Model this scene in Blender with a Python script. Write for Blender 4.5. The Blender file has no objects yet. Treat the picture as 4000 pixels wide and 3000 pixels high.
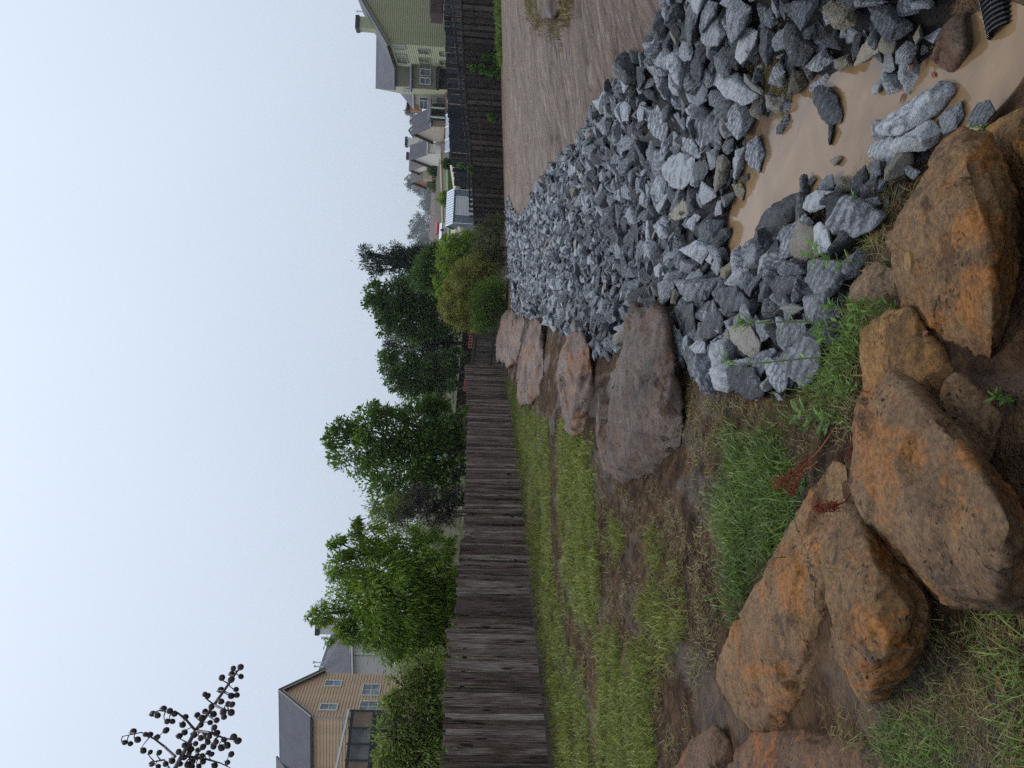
import bpy, bmesh, math, random
import numpy as np
from math import radians, sin, cos, pi, sqrt
from mathutils import Vector, Matrix, noise
random.seed(7); RNG = np.random.default_rng(7)
S = bpy.context.scene
COL = S.collection

# ---------------------------------------------------------------- camera, sky, sun, exposure
FPX = 2950.0                       # focal length in pixels of a 4000 px wide picture
EYE = Vector((0, 0, 1.75))
PITCH, ROLL = radians(3.4), math.atan(0.05)
R_ = Vector((1, 0, 0)); U_ = Vector((0, sin(PITCH), cos(PITCH))); F_ = Vector((0, cos(PITCH), -sin(PITCH)))
XC = (-U_ * cos(ROLL) + R_ * sin(ROLL)); YC = (U_ * sin(ROLL) + R_ * cos(ROLL)); ZC = -F_   # phone held upright, picture stored sideways
cam = bpy.data.cameras.new('camera'); camo = bpy.data.objects.new('camera', cam); COL.objects.link(camo)
cam.sensor_width = 36; cam.lens = FPX / 4000 * 36; cam.clip_start = 0.05; cam.clip_end = 3000
camo.matrix_world = Matrix(((XC.x, YC.x, ZC.x, EYE.x), (XC.y, YC.y, ZC.y, EYE.y), (XC.z, YC.z, ZC.z, EYE.z), (0, 0, 0, 1)))
S.camera = camo

W = bpy.data.worlds.new('World'); S.world = W; W.use_nodes = True
wn = W.node_tree; wn.nodes.clear()
SUN_EL, SUN_AZ = radians(58), radians(-25)          # azimuth from +Y towards +X
sky = wn.nodes.new('ShaderNodeTexSky'); sky.sky_type = 'NISHITA'; sky.sun_disc = False
sky.sun_elevation = SUN_EL; sky.sun_rotation = SUN_AZ; sky.dust_density = 4; sky.air_density = 1.0
tc = wn.nodes.new('ShaderNodeTexCoord')
nz = wn.nodes.new('ShaderNodeTexNoise'); nz.inputs['Scale'].default_value = 1.3; nz.inputs['Detail'].default_value = 3
wn.links.new(tc.outputs['Generated'], nz.inputs['Vector'])
cl = wn.nodes.new('ShaderNodeValToRGB')              # overcast cloud deck, barely mottled
cl.color_ramp.elements[0].position = 0.25; cl.color_ramp.elements[0].color = (6.3, 7.35, 8.9, 1)
cl.color_ramp.elements[1].position = 0.8; cl.color_ramp.elements[1].color = (7.2, 8.15, 9.5, 1)
wn.links.new(nz.outputs['Fac'], cl.inputs['Fac'])
sx = wn.nodes.new('ShaderNodeSeparateXYZ'); wn.links.new(tc.outputs['Generated'], sx.inputs[0])
el = wn.nodes.new('ShaderNodeMapRange'); el.inputs[1].default_value = 0.0; el.inputs[2].default_value = 1.0; el.inputs[3].default_value = 0.80; el.inputs[4].default_value = 1.45
wn.links.new(sx.outputs['Z'], el.inputs[0])        # an overcast sky is brighter overhead than at the horizon
mg = wn.nodes.new('ShaderNodeVectorMath'); mg.operation = 'SCALE'; wn.links.new(cl.outputs['Color'], mg.inputs[0]); wn.links.new(el.outputs[0], mg.inputs['Scale'])
mx = wn.nodes.new('ShaderNodeMix'); mx.data_type = 'RGBA'; mx.inputs['Factor'].default_value = 0.9
wn.links.new(sky.outputs['Color'], mx.inputs[6]); wn.links.new(mg.outputs[0], mx.inputs[7])
bg = wn.nodes.new('ShaderNodeBackground'); bg.inputs['Strength'].default_value = 0.1
wn.links.new(mx.outputs[2], bg.inputs['Color'])
wo = wn.nodes.new('ShaderNodeOutputWorld'); wn.links.new(bg.outputs[0], wo.inputs['Surface'])

sl = bpy.data.lights.new('sun', 'SUN'); sl.energy = 1.5; sl.angle = radians(13); sl.color = (1, 0.97, 0.92)
so = bpy.data.objects.new('sun', sl); COL.objects.link(so)
sd = Vector((sin(SUN_AZ) * cos(SUN_EL), cos(SUN_AZ) * cos(SUN_EL), sin(SUN_EL)))
so.rotation_euler = sd.to_track_quat('Z', 'Y').to_euler(); so.location = (0, 0, 30)
S.view_settings.view_transform = 'Standard'; S.view_settings.look = 'None'
S.view_settings.exposure = 0.0; S.view_settings.gamma = 1.0; S.view_settings.use_curve_mapping = False
S.render.engine = 'CYCLES'
S.cycles.use_denoising = False; S.cycles.volume_bounces = 0; S.cycles.max_bounces = 8

def ray(px, py): return F_ + XC * ((px - 2000) / FPX) - YC * ((py - 1500) / FPX)
def P(px, py, d): return EYE + ray(px, py) * d                      # a pixel at a depth
def proj(p):
    v = Vector(p) - EYE; d = v.dot(F_)
    return 2000 + FPX * v.dot(XC) / d, 1500 - FPX * v.dot(YC) / d, d
def on(px, py, g):                                                  # a pixel on the level g below the eye
    r = ray(px, py); return EYE + r * (g / r.z)

# ---------------------------------------------------------------- object helpers
LOC = {}
def tag(o, label=None, cat=None, group=None, kind=None):
    if label: o['label'] = label
    if cat: o['category'] = cat
    if group: o['group'] = group
    if kind: o['kind'] = kind
    return o
def empty(name, loc, label=None, cat=None, group=None):
    o = bpy.data.objects.new(name, None); COL.objects.link(o); o.location = loc; o.empty_display_size = 0.2
    LOC[o.name] = Vector(loc); return tag(o, label, cat, group)
def np_mesh(name, V, faces, smooth=False):
    V = np.asarray(V, dtype=np.float32); me = bpy.data.meshes.new(name)
    if isinstance(faces, np.ndarray):
        n, k = faces.shape
        me.vertices.add(len(V)); me.vertices.foreach_set('co', V.ravel())
        me.loops.add(n * k); me.loops.foreach_set('vertex_index', faces.ravel().astype(np.int32))
        me.polygons.add(n); me.polygons.foreach_set('loop_start', (np.arange(n) * k).astype(np.int32))
        me.update(calc_edges=True); me.validate()
    else:
        me.from_pydata([tuple(v) for v in V.tolist()], [], [list(f) for f in faces]); me.update()
    me.polygons.foreach_set('use_smooth', [smooth] * len(me.polygons)); return me
def attr(me, name, arr, typ='FLOAT'):
    a = me.attributes.new(name, typ, 'POINT')
    a.data.foreach_set('vector' if typ == 'FLOAT_VECTOR' else 'value', np.asarray(arr, dtype=np.float32).ravel())
def put(name, V, faces, mat, parent=None, smooth=False, origin=None, attrs=()):
    """one mesh object from world-space vertices; its origin is set to the middle (or foot) of the piece"""
    V = np.asarray(V, dtype=np.float64)
    if origin is None:
        lo, hi = V.min(0), V.max(0); origin = (lo + hi) / 2
        if parent is None: origin[2] = lo[2]
    origin = np.asarray(origin, dtype=np.float64)
    me = np_mesh(name, V - origin, faces, smooth)
    for (n, arr, t) in attrs: attr(me, n, arr, t)
    me.materials.append(mat)
    o = bpy.data.objects.new(name, me); COL.objects.link(o)
    LOC[o.name] = Vector(origin)
    if parent: o.parent = parent; o.location = Vector(origin) - LOC[parent.name]
    else: o.location = origin
    return o
class MB:
    def __init__(s): s.v = []; s.f = []
    def add(s, vs, fs):
        b = len(s.v); s.v += [tuple(v) for v in vs]; s.f += [tuple(i + b for i in f) for f in fs]; return s
    def box(s, c, ax, ay, az):                                       # centre and three half-axis vectors
        c, ax, ay, az = Vector(c), Vector(ax), Vector(ay), Vector(az)
        vs = [c + ax * i + ay * j + az * k for k in (-1, 1) for j in (-1, 1) for i in (-1, 1)]
        return s.add(vs, [(0, 2, 3, 1), (4, 5, 7, 6), (0, 1, 5, 4), (2, 6, 7, 3), (0, 4, 6, 2), (1, 3, 7, 5)])
    def bar(s, a, b, w, t, up=(0, 0, 1)):                            # a bar from a to b, w across, t along up
        a, b = Vector(a), Vector(b); d = (b - a); u = Vector(up); sd_ = d.cross(u).normalized(); u = sd_.cross(d).normalized()
        return s.box((a + b) / 2, d / 2, sd_ * w / 2, u * t / 2)
    def slab(s, pts, th, nrm=None):                                  # a polygon given thickness backwards along its normal
        pts = [Vector(p) for p in pts]; n = len(pts)
        nn = Vector((0, 0, 0))
        for i in range(n): nn += (pts[i] - pts[0]).cross(pts[(i + 1) % n] - pts[0])
        nn.normalize()
        if nrm is not None and nn.dot(Vector(nrm)) < 0: nn = -nn
        return s.add(pts + [p - nn * th for p in pts], [tuple(range(n)), tuple(range(2 * n - 1, n - 1, -1))] + [(i, i + n, (i + 1) % n + n, (i + 1) % n) for i in range(n)])
    def tube(s, pts, rad, n=6, cap=True):
        pts = [Vector(p) for p in pts]; rad = rad if hasattr(rad, '__len__') else [rad] * len(pts)
        b = len(s.v); prev = None
        for i, p in enumerate(pts):
            t = (pts[min(i + 1, len(pts) - 1)] - pts[max(i - 1, 0)])
            if t.length < 1e-9: t = Vector((0, 0, 1))
            t.normalize()
            if prev is None: prev = t.orthogonal().normalized()
            x = (prev - t * prev.dot(t))
            x = x.normalized() if x.length > 1e-6 else t.orthogonal().normalized()
            prev = x; y = t.cross(x)
            for k in range(n):
                a = 2 * pi * k / n; s.v.append(tuple(p + (x * cos(a) + y * sin(a)) * rad[i]))
        for i in range(len(pts) - 1):
            for k in range(n):
                s.f.append((b + i * n + k, b + i * n + (k + 1) % n, b + (i + 1) * n + (k + 1) % n, b + (i + 1) * n + k))
        if cap: s.f.append(tuple(b + k for k in range(n - 1, -1, -1))); e = b + (len(pts) - 1) * n; s.f.append(tuple(e + k for k in range(n)))
        return s
    def build(s, name, mat, parent=None, smooth=False, origin=None): return put(name, s.v, s.f, mat, parent, smooth, origin)

# ---------------------------------------------------------------- material helpers
class NT:
    def __init__(s, name):
        s.m = bpy.data.materials.new(name); s.m.use_nodes = True; s.t = s.m.node_tree; s.t.nodes.clear()
        s.out = s.t.nodes.new('ShaderNodeOutputMaterial')
    def n(s, typ, props=None, **ins):
        nd = s.t.nodes.new('ShaderNode' + typ)
        for k, v in (props or {}).items(): setattr(nd, k, v)
        for k, v in ins.items():
            key = k.replace('_', ' ')
            sock = nd.inputs[int(key[1:])] if key[0] == 'i' and key[1:].isdigit() else nd.inputs[key]
            if isinstance(v, bpy.types.NodeSocket): s.t.links.new(v, sock)
            else: sock.default_value = v
        return nd
    def noise(s, vec, scale, detail=3, rough=0.55, dist=0.0):
        return s.n('TexNoise', Vector=vec, Scale=scale, Detail=detail, Roughness=rough, Distortion=dist).outputs['Fac']
    def ramp(s, fac, stops):
        nd = s.n('ValToRGB', Fac=fac); r = nd.color_ramp
        while len(r.elements) > 1: r.elements.remove(r.elements[0])
        r.elements[0].position = stops[0][0]; r.elements[0].color = C4(stops[0][1])
        for p, c in stops[1:]: e = r.elements.new(p); e.color = C4(c)
        return nd.outputs['Color']
    def math(s, op, a, b=0.0, c=0.0): return s.n('Math', {'operation': op}, i0=a, i1=b, i2=c).outputs[0]
    def mix(s, fac, a, b, mode='MIX'):
        return s.n('Mix', {'data_type': 'RGBA', 'blend_type': mode}, i0=fac, i6=a if isinstance(a, bpy.types.NodeSocket) else C4(a), i7=b if isinstance(b, bpy.types.NodeSocket) else C4(b)).outputs[2]
    def vmul(s, v, k): return s.n('VectorMath', {'operation': 'MULTIPLY'}, i0=v, i1=k).outputs[0]
    def vadd(s, a, b): return s.n('VectorMath', {'operation': 'ADD'}, i0=a, i1=b).outputs[0]
    def obj(s): return s.n('TexCoord').outputs['Object']
    def geo(s): return s.n('NewGeometry')
    def rnd(s): return s.n('ObjectInfo').outputs['Random']
    def at(s, name, out='Fac'): return s.n('Attribute', {'attribute_name': name}).outputs[out]
    def bump(s, h, strength=0.5, dist=0.02, normal=None):
        nd = s.n('Bump', Height=h, Strength=strength, Distance=dist)
        if normal is not None: s.t.links.new(normal, nd.inputs['Normal'])
        return nd.outputs['Normal']
    def bsdf(s, col, rough=0.6, normal=None, spec=0.5, **kw):
        b = s.n('BsdfPrincipled', None, **kw)
        for k, v in (('Base Color', col), ('Roughness', rough), ('Specular IOR Level', spec)):
            if isinstance(v, bpy.types.NodeSocket): s.t.links.new(v, b.inputs[k])
            else: b.inputs[k].default_value = C4(v) if k == 'Base Color' else v
        if normal is not None: s.t.links.new(normal, b.inputs['Normal'])
        s.t.links.new(b.outputs[0], s.out.inputs['Surface']); return b
def C4(c): return tuple(c) if len(c) == 4 else (c[0], c[1], c[2], 1.0)

def mat_plain(name, col, rough=0.6, var=0.15, scale=3.0, spec=0.4):
    t = NT(name); c = t.noise(t.obj(), scale, 4)
    cc = t.ramp(c, [(0.3, [x * (1 - var) for x in col]), (0.7, [min(1, x * (1 + var)) for x in col])])
    t.bsdf(cc, rough, t.bump(t.noise(t.obj(), scale * 8, 3), 0.15, 0.01), spec); return t.m
def mat_grey_rock(name, dark, mid, pale, tan=False):
    t = NT(name)
    rnd = t.rnd(); off = t.n('CombineXYZ', X=t.math('MULTIPLY', rnd, 37.0), Y=t.math('MULTIPLY', rnd, 91.0), Z=t.math('MULTIPLY', rnd, 53.0)).outputs[0]
    v = t.vadd(t.at('rc', 'Vector'), off)
    tone = t.math('FRACT', t.math('ADD', t.at('tone'), rnd))
    n1 = t.noise(v, 1.6, 4, 0.6); n2 = t.noise(v, 14.0, 4, 0.65); n3 = t.noise(v, 45.0, 2, 0.6)
    wv = t.n('TexWave', {'wave_type': 'BANDS', 'bands_direction': 'DIAGONAL'}, Vector=v, Scale=1.5, Distortion=7.0, Detail=4.0, Detail_Scale=1.4, Detail_Roughness=0.65).outputs['Fac']
    streak = t.noise(t.vmul(v, (1.0, 1.0, 5.0)), 2.6, 7, 0.74, 1.0)
    f = t.math('ADD', t.math('MULTIPLY', wv, 0.10), t.math('ADD', t.math('MULTIPLY', streak, 0.55), t.math('ADD', t.math('MULTIPLY', n2, 0.3), t.math('MULTIPLY', tone, 0.34))))
    base = t.ramp(f, [(0.42, dark), (0.54, mid), (0.66, [x * 2.2 for x in mid]), (0.78, pale)])
    vein = t.ramp(t.noise(t.vmul(v, (0.6, 0.6, 3.2)), 1.5, 3, 0.5, 1.5), [(0.485, (0, 0, 0)), (0.5, (1, 1, 1)), (0.515, (0, 0, 0))])
    vsel = t.ramp(t.noise(v, 0.9, 1), [(0.5, (0, 0, 0)), (0.56, (1, 1, 1))])
    base = t.mix(t.math('MULTIPLY', t.math('MULTIPLY', vein, vsel), 0.65), base, pale)
    base = t.mix(t.ramp(n3, [(0.62, (0, 0, 0)), (0.7, (0.7, 0.7, 0.7))]), base, [min(0.5, x * 2.2) for x in mid])
    if not tan:      # a few stones of the load are rusty tan all over
        base = t.mix(t.ramp(tone, [(0.955, (0, 0, 0)), (0.965, (0.75, 0.75, 0.75))]), base, (0.21, 0.17, 0.115))
        base = t.mix(t.math('MULTIPLY', t.ramp(n1, [(0.6, (0, 0, 0)), (0.72, (1, 1, 1))]), 0.18), base, (0.13, 0.11, 0.075))
    h = t.math('ADD', t.math('MULTIPLY', streak, 0.6), t.math('ADD', t.math('MULTIPLY', n2, 0.5), t.math('MULTIPLY', n3, 0.2)))
    rough = t.n('MapRange', Value=n1, i1=0.3, i2=0.7, i3=0.24, i4=0.5).outputs[0]
    t.bsdf(base, rough, t.bump(h, 1.0, 0.04), 0.5); return t.m
def mat_boulder(name, dark, mid, pale, rust, rust_amt=0.5, off=0.0, red=(0.16, 0.05, 0.035)):
    t = NT(name); v = t.vadd(t.obj(), (off, off * 1.7, off * 0.6)); blk, wht = (0, 0, 0), (1, 1, 1)
    n1 = t.noise(v, 1.6, 9, 0.62, 0.5); n2 = t.noise(v, 6.0, 9, 0.72, 0.2); n3 = t.noise(v, 42.0, 5, 0.75)
    base = t.ramp(t.math('ADD', t.math('MULTIPLY', n1, 0.6), t.math('MULTIPLY', n2, 0.4)), [(0.33, dark), (0.43, mid), (0.60, pale)])
    rm = t.ramp(t.noise(t.vadd(v, (3, 7, 1)), 2.1, 10, 0.72, 0.7), [(0.52, blk), (0.575, wht)])
    base = t.mix(t.math('MULTIPLY', rm, rust_amt), base, rust)
    gm = t.ramp(t.noise(t.vadd(v, (11, 2, 5)), 1.9, 10, 0.75, 0.5), [(0.55, blk), (0.60, wht)])
    base = t.mix(t.math('MULTIPLY', gm, 0.7), base, dark)
    qm = t.ramp(t.noise(t.vadd(v, (5, 21, 9)), 2.7, 9, 0.7, 0.8), [(0.62, blk), (0.66, wht)])
    base = t.mix(t.math('MULTIPLY', qm, 0.6), base, red)
    wob = t.vmul(t.n('TexNoise', Vector=v, Scale=7.0, Detail=5.0).outputs['Color'], (0.16, 0.16, 0.16))
    pit = t.n('TexVoronoi', Vector=t.vadd(v, wob), Scale=34.0).outputs['Distance']
    pm = t.math('MULTIPLY', t.ramp(pit, [(0.1, wht), (0.26, blk)]), t.ramp(t.noise(v, 4.0, 4), [(0.5, blk), (0.58, wht)]))
    base = t.mix(t.math('MULTIPLY', pm, 0.8), base, [x * 0.35 for x in dark])
    fine = t.ramp(n3, [(0.36, (0.55, 0.55, 0.55)), (0.5, (1, 1, 1)), (0.62, (1.35, 1.35, 1.35))])
    base = t.mix(1.0, base, fine, 'MULTIPLY')
    crk = t.n('TexVoronoi', {'feature': 'DISTANCE_TO_EDGE'}, Vector=t.vadd(v, t.vmul(t.n('TexNoise', Vector=v, Scale=2.6, Detail=7.0, Roughness=0.65).outputs['Color'], (0.6, 0.6, 0.6))), Scale=1.3).outputs['Distance']
    cm = t.math('MULTIPLY', t.ramp(crk, [(0.0, wht), (0.010, blk)]), t.ramp(t.noise(v, 1.7, 3), [(0.52, blk), (0.6, wht)]))
    base = t.mix(t.math('MULTIPLY', cm, 0.75), base, [x * 0.2 for x in dark])
    h = t.math('ADD', t.math('MULTIPLY', n2, 0.9), t.math('ADD', t.math('MULTIPLY', n3, 0.2), t.math('ADD', t.math('MULTIPLY', pm, -0.3), t.math('MULTIPLY', cm, -0.3))))
    rough = t.n('MapRange', Value=t.noise(v, 3.0, 6), i1=0.38, i2=0.62, i3=0.3, i4=0.7).outputs[0]
    t.bsdf(base, rough, t.bump(h, 1.0, 0.055), 0.28); return t.m
def mat_wood(name, dark, mid, pale, grain=1.0, moss=0.0):
    t = NT(name); rnd = t.rnd()
    off = t.n('CombineXYZ', X=t.math('MULTIPLY', rnd, 71.0), Y=t.math('MULTIPLY', rnd, 13.0), Z=t.math('MULTIPLY', rnd, 29.0)).outputs[0]
    v = t.vadd(t.obj(), off)
    g = t.noise(t.vmul(v, (9.0, 9.0, 0.7)), 6.0 * grain, 5, 0.65, 0.5); big = t.noise(v, 1.6, 4, 0.6)
    f = t.math('ADD', t.math('MULTIPLY', g, 0.55), t.math('ADD', t.math('MULTIPLY', big, 0.25), t.math('MULTIPLY', rnd, 0.14)))
    c = t.ramp(f, [(0.36, dark), (0.48, mid), (0.66, pale)])
    kn = t.n('TexVoronoi', Vector=t.vmul(v, (5.0, 5.0, 2.2)), Scale=1.0).outputs['Distance']
    c = t.mix(t.ramp(kn, [(0.1, (0.9, 0.9, 0.9)), (0.17, (0, 0, 0))]), c, [x * 0.25 for x in dark])
    if moss: c = t.mix(t.math('MULTIPLY', t.ramp(t.noise(v, 2.2, 4), [(0.52, (0, 0, 0)), (0.7, (1, 1, 1))]), moss), c, (0.10, 0.085, 0.035))
    t.bsdf(c, 0.68, t.bump(g, 0.8, 0.02), 0.15); return t.m
def mat_leaf(name, dark, mid, pale, trans=0.3, rough=0.42):
    t = NT(name); r = t.geo().outputs['Random Per Island']; tint = t.at('tint')
    f = t.math('ADD', t.math('MULTIPLY', r, 0.55), t.math('MULTIPLY', tint, 0.45))
    c = t.ramp(f, [(0.12, dark), (0.5, mid), (0.9, pale)])
    b = t.n('BsdfPrincipled', None, Roughness=rough); b.inputs['Specular IOR Level'].default_value = 0.22
    t.t.links.new(c, b.inputs['Base Color'])
    tr = t.n('BsdfTranslucent', Color=t.mix(0.5, c, pale))
    ms = t.n('MixShader', i0=trans, i1=b.outputs[0], i2=tr.outputs[0])
    t.t.links.new(ms.outputs[0], t.out.inputs['Surface']); return t.m
def mat_siding(name, col, pitch=0.2, depth=0.4):
    t = NT(name); z = t.n('SeparateXYZ', Vector=t.geo().outputs['Position']).outputs['Z']
    saw = t.math('FRACT', t.math('MULTIPLY', z, 1.0 / pitch))
    c = t.mix(t.ramp(saw, [(0.0, (1, 1, 1)), (0.1, (0, 0, 0))]), col, [x * 0.6 for x in col])
    t.bsdf(c, 0.5, t.bump(saw, depth, 0.02)); return t.m
def mat_roof(name, a, b):
    t = NT(name); v = t.obj(); n = t.noise(v, 14.0, 3, 0.7); br = t.n('TexBrick', Vector=t.vmul(t.geo().outputs['Position'], (1, 1, 1)), Scale=2.0, Mortar_Size=0.02).outputs['Fac']
    c = t.ramp(t.math('ADD', t.math('MULTIPLY', n, 0.7), t.math('MULTIPLY', t.noise(v, 1.2, 3), 0.3)), [(0.35, a), (0.65, b)])
    t.bsdf(c, 0.75, t.bump(n, 0.4, 0.02), 0.3); return t.m
def mat_glass(name, col=(0.05, 0.06, 0.065)):
    t = NT(name); t.bsdf(t.ramp(t.noise(t.obj(), 0.8, 2), [(0.4, col), (0.65, [x * 2.4 for x in col])]), 0.12, None, 0.3); return t.m
M = {}
# ---------------------------------------------------------------- terrain
EZ = EYE.z
CTRL = []
for px, py, g in [
    (2160,3000,-1.78),(2097,2440,-1.77),(2061,2061,-1.76),(2007,1808,-1.75),(1966,1410,-1.76),           # along the left fence
    (2500,2900,-1.75),(2750,2500,-1.76),(2400,2200,-1.75),(2300,1800,-1.76),(2850,2250,-1.76),(2200,1500,-1.77),(2100,1700,-1.75),
    (2008,1230,-1.8),(2225,1300,-1.86),(2290,1380,-1.86),(2440,1400,-1.9),(2715,1470,-1.93),(2980,1555,-1.9),(3120,1540,-1.86),  # left edge of the stone bed
    (2960,840,-2.34),(3100,620,-2.47),(3300,420,-2.47),(3500,440,-2.42),(3800,330,-2.42),(3990,220,-2.42),  # under water
    (3030,930,-2.2),(3180,770,-2.2),(3400,640,-2.2),(3590,500,-2.22),(3850,470,-2.2),
    (2890,690,-2.2),(3060,490,-2.2),(3200,320,-2.2),(3480,270,-2.2),(3640,250,-2.2),(3860,40,-2.2),
    (3150,1050,-2.02),(3350,900,-2.02),(3300,1250,-1.9),(3500,1100,-1.85),(3700,900,-1.95),(3850,700,-2.05),
    (2800,350,-1.98),(2750,100,-1.78),(3000,60,-1.92),(3300,40,-2.02),(3600,-60,-2.02),(2640,0,-1.62),
    (2700,700,-2.2),(2500,800,-2.1),(2300,850,-2.0),(2150,950,-1.92),(2600,1100,-2.0),(2850,1250,-1.98),
    (2420,330,-1.68),(2297,520,-1.7),(2170,650,-1.74),(2060,800,-1.8),
    (2300,200,-1.45),(2100,300,-1.3),(2000,200,-0.98),(2050,560,-1.55),
    (3300,1900,-1.74),(3900,2000,-1.7),(3950,2900,-1.66),(3300,2900,-1.7),(3100,2250,-1.75),(2900,1800,-1.78)]:
    p = on(px, py, g); CTRL.append((p.x, p.y, p.z))
def RF(py):                                                          # base of the right-hand fence: pixel row and depth
    t = py / 850.0; return P(1944 + (26 * t if t > 0 else 20 * t), py, 37.5 + 7.1 * t)
for py in (-250, 0, 300, 600, 850, 1000):
    p = RF(py); CTRL.append(tuple(p))
for p in [(0,0,.1),(0,-6,.15),(-6,0,.1),(-15,-5,.1),(15,-5,.4),(5,1.5,.35),(7,6,.55),(12,5,.8),(14,15,.9),(25,12,1.6),(28,28,1.8),
          (-12,12,.05),(-14,20,.3),(-20,30,1.2),(-24,52,4.6),(-40,40,3),(-45,15,1),(-10,34,.2),(-8,50,.4),(-4,48,-.25),(3,47,-.2),(8,50,-.1),
          (12,58,.2),(3,62,.3),(20,52,1.6),(30,52,2.9),(40,75,5.6),(26,80,4.4),(10,80,3.0),(-10,85,2.6),(0,110,5.0),(25,115,7.0),(50,110,8),(-30,110,6),(60,60,5),(60,20,3),
          (5,3,.3),(9,2,.5),(-3,1,.08),(-8,6,.03)]:
    CTRL.append(p)
CTRL = np.array(CTRL)
def _phi(r2): return np.where(r2 > 1e-12, r2 * np.log(np.maximum(r2, 1e-12)) * 0.5, 0.0)
_n = len(CTRL); _d2 = ((CTRL[:, None, :2] - CTRL[None, :, :2]) ** 2).sum(-1)
_A = np.zeros((_n + 3, _n + 3)); _A[:_n, :_n] = _phi(_d2) + np.eye(_n) * 0.02
_A[:_n, _n] = 1; _A[:_n, _n + 1:] = CTRL[:, :2]; _A[_n, :_n] = 1; _A[_n + 1:, :_n] = CTRL[:, :2].T
_w = np.linalg.solve(_A, np.concatenate([CTRL[:, 2], np.zeros(3)]))
def Tn(x, y):
    x = np.asarray(x, float).ravel(); y = np.asarray(y, float).ravel()
    r = np.hypot(x, y - 20); k = np.minimum(1, 95 / np.maximum(r, 1e-6)); xx, yy = x * k, 20 + (y - 20) * k
    out = np.empty(len(xx))
    for i in range(0, len(xx), 40000):
        d2 = (xx[i:i + 40000, None] - CTRL[:, 0]) ** 2 + (yy[i:i + 40000, None] - CTRL[:, 1]) ** 2
        out[i:i + 40000] = _phi(d2) @ _w[:_n] + _w[_n] + xx[i:i + 40000] * _w[_n + 1] + yy[i:i + 40000] * _w[_n + 2]
    u = np.clip((y - 190) / 430, 0, 1); return out + 30 * u * u * (3 - 2 * u)      # the land climbs to a wooded ridge far away
def T(x, y): return float(Tn([x], [y])[0])
_DS = 1.2 * 1.012 ** np.arange(390)
def at(px, py):                                                      # where a pixel's ray meets the ground
    r = np.array(ray(px, py)); pts = np.array(EYE) + _DS[:, None] * r
    h = pts[:, 2] - Tn(pts[:, 0], pts[:, 1]); i = int(np.argmax(h < 0))
    if not (h < 0).any(): i = len(h) - 1
    if i == 0: return Vector(pts[0])
    t = h[i - 1] / (h[i - 1] - h[i]); d = _DS[i - 1] + (_DS[i] - _DS[i - 1]) * t
    q = EYE + Vector(r) * d; return q
def at_s(px, py, lift=0.05):                                         # same, on the top of the stone bed or the water
    r = np.array(ray(px, py)); pts = np.array(EYE) + _DS[:, None] * r
    h = pts[:, 2] - np.maximum(Tn(pts[:, 0], pts[:, 1]) + lift, EZ - 2.19); i = max(1, int(np.argmax(h < 0)))
    t = h[i - 1] / (h[i - 1] - h[i]); return _DS[i - 1] + (_DS[i] - _DS[i - 1]) * t
def at_d(px, py): return (at(px, py) - EYE).dot(F_)
def gz(p): return Vector((p[0], p[1], T(p[0], p[1])))
def inpoly(x, y, poly):
    x, y = np.asarray(x), np.asarray(y); c = np.zeros(x.shape, bool); n = len(poly)
    for i in range(n):
        x1, y1 = poly[i][:2]; x2, y2 = poly[(i + 1) % n][:2]
        if y1 == y2: continue
        c ^= ((y1 > y) != (y2 > y)) & (x < (x2 - x1) * (y - y1) / (y2 - y1) + x1)
    return c
def wpoly(pts): return [at(*p) for p in pts]
WATER = EZ - 2.2

ROCKZONE = wpoly([(2660,-120),(2600,60),(2570,150),(2480,230),(2410,330),(2350,380),(2290,500),(2200,600),(2130,690),(2075,790),(2030,850),(2000,800),(1988,760),(1984,900),(1992,1060),(2006,1225),
                  (2100,1248),(2225,1300),(2290,1385),(2400,1392),(2450,1310),(2610,1330),(2715,1470),(2860,1500),(3000,1560),(3110,1540),(3250,1380),(3310,1150),(3420,900),(3500,760),(3600,620),(3760,440),(3700,250),(3720,60),(3760,-120)])
MUDZONE = wpoly([(1946,-150),(1958,425),(1971,800),(1990,860),(2100,1000),(2600,800),(3000,400),(3500,100),(3700,-150)])
GREEN = [(wpoly(p), w) for p, w in [
    ([(2150,3100),(2085,2440),(2050,2060),(2000,1800),(1968,1480),(2030,1520),(2080,1620),(2150,1640),(2155,1900),(2160,2200),(2200,2450),(2265,2600),(2300,2800),(2330,3100)], 1.0),
    ([(2200,1620),(2185,1700),(2190,1900),(2200,2100),(2210,2400),(2330,2420),(2335,2200),(2325,1950),(2320,1800),(2260,1700)], 1.0),
    ([(2336,2490),(2350,2700),(2340,2900),(2360,3100),(2560,3100),(2560,2850),(2520,2680),(2440,2640),(2420,2500)], 0.9),
    ([(2380,2040),(2380,2130),(2430,2140),(2440,2050)], 0.7), ([(2530,2080),(2540,2200),(2590,2200),(2600,2100)], 0.7),
    ([(2520,2300),(2500,2420),(2600,2500),(2680,2430),(2650,2300)], 0.45), ([(2450,2540),(2470,2660),(2560,2680),(2570,2560)], 0.5),
    ([(2850,1720),(2820,1900),(2830,2100),(2840,2250),(2850,2380),(2920,2330),(3000,2170),(3080,2010),(3110,1850),(3030,1700)], 0.75),
    ([(3400,2800),(3380,3050),(3700,3100),(4100,3100),(4050,2900),(3900,2950),(3650,2850)], 0.5),
    ([(3640,2400),(3700,2470),(3900,2520),(4050,2650),(4050,2500),(3800,2410)], 0.35)]]

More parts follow.
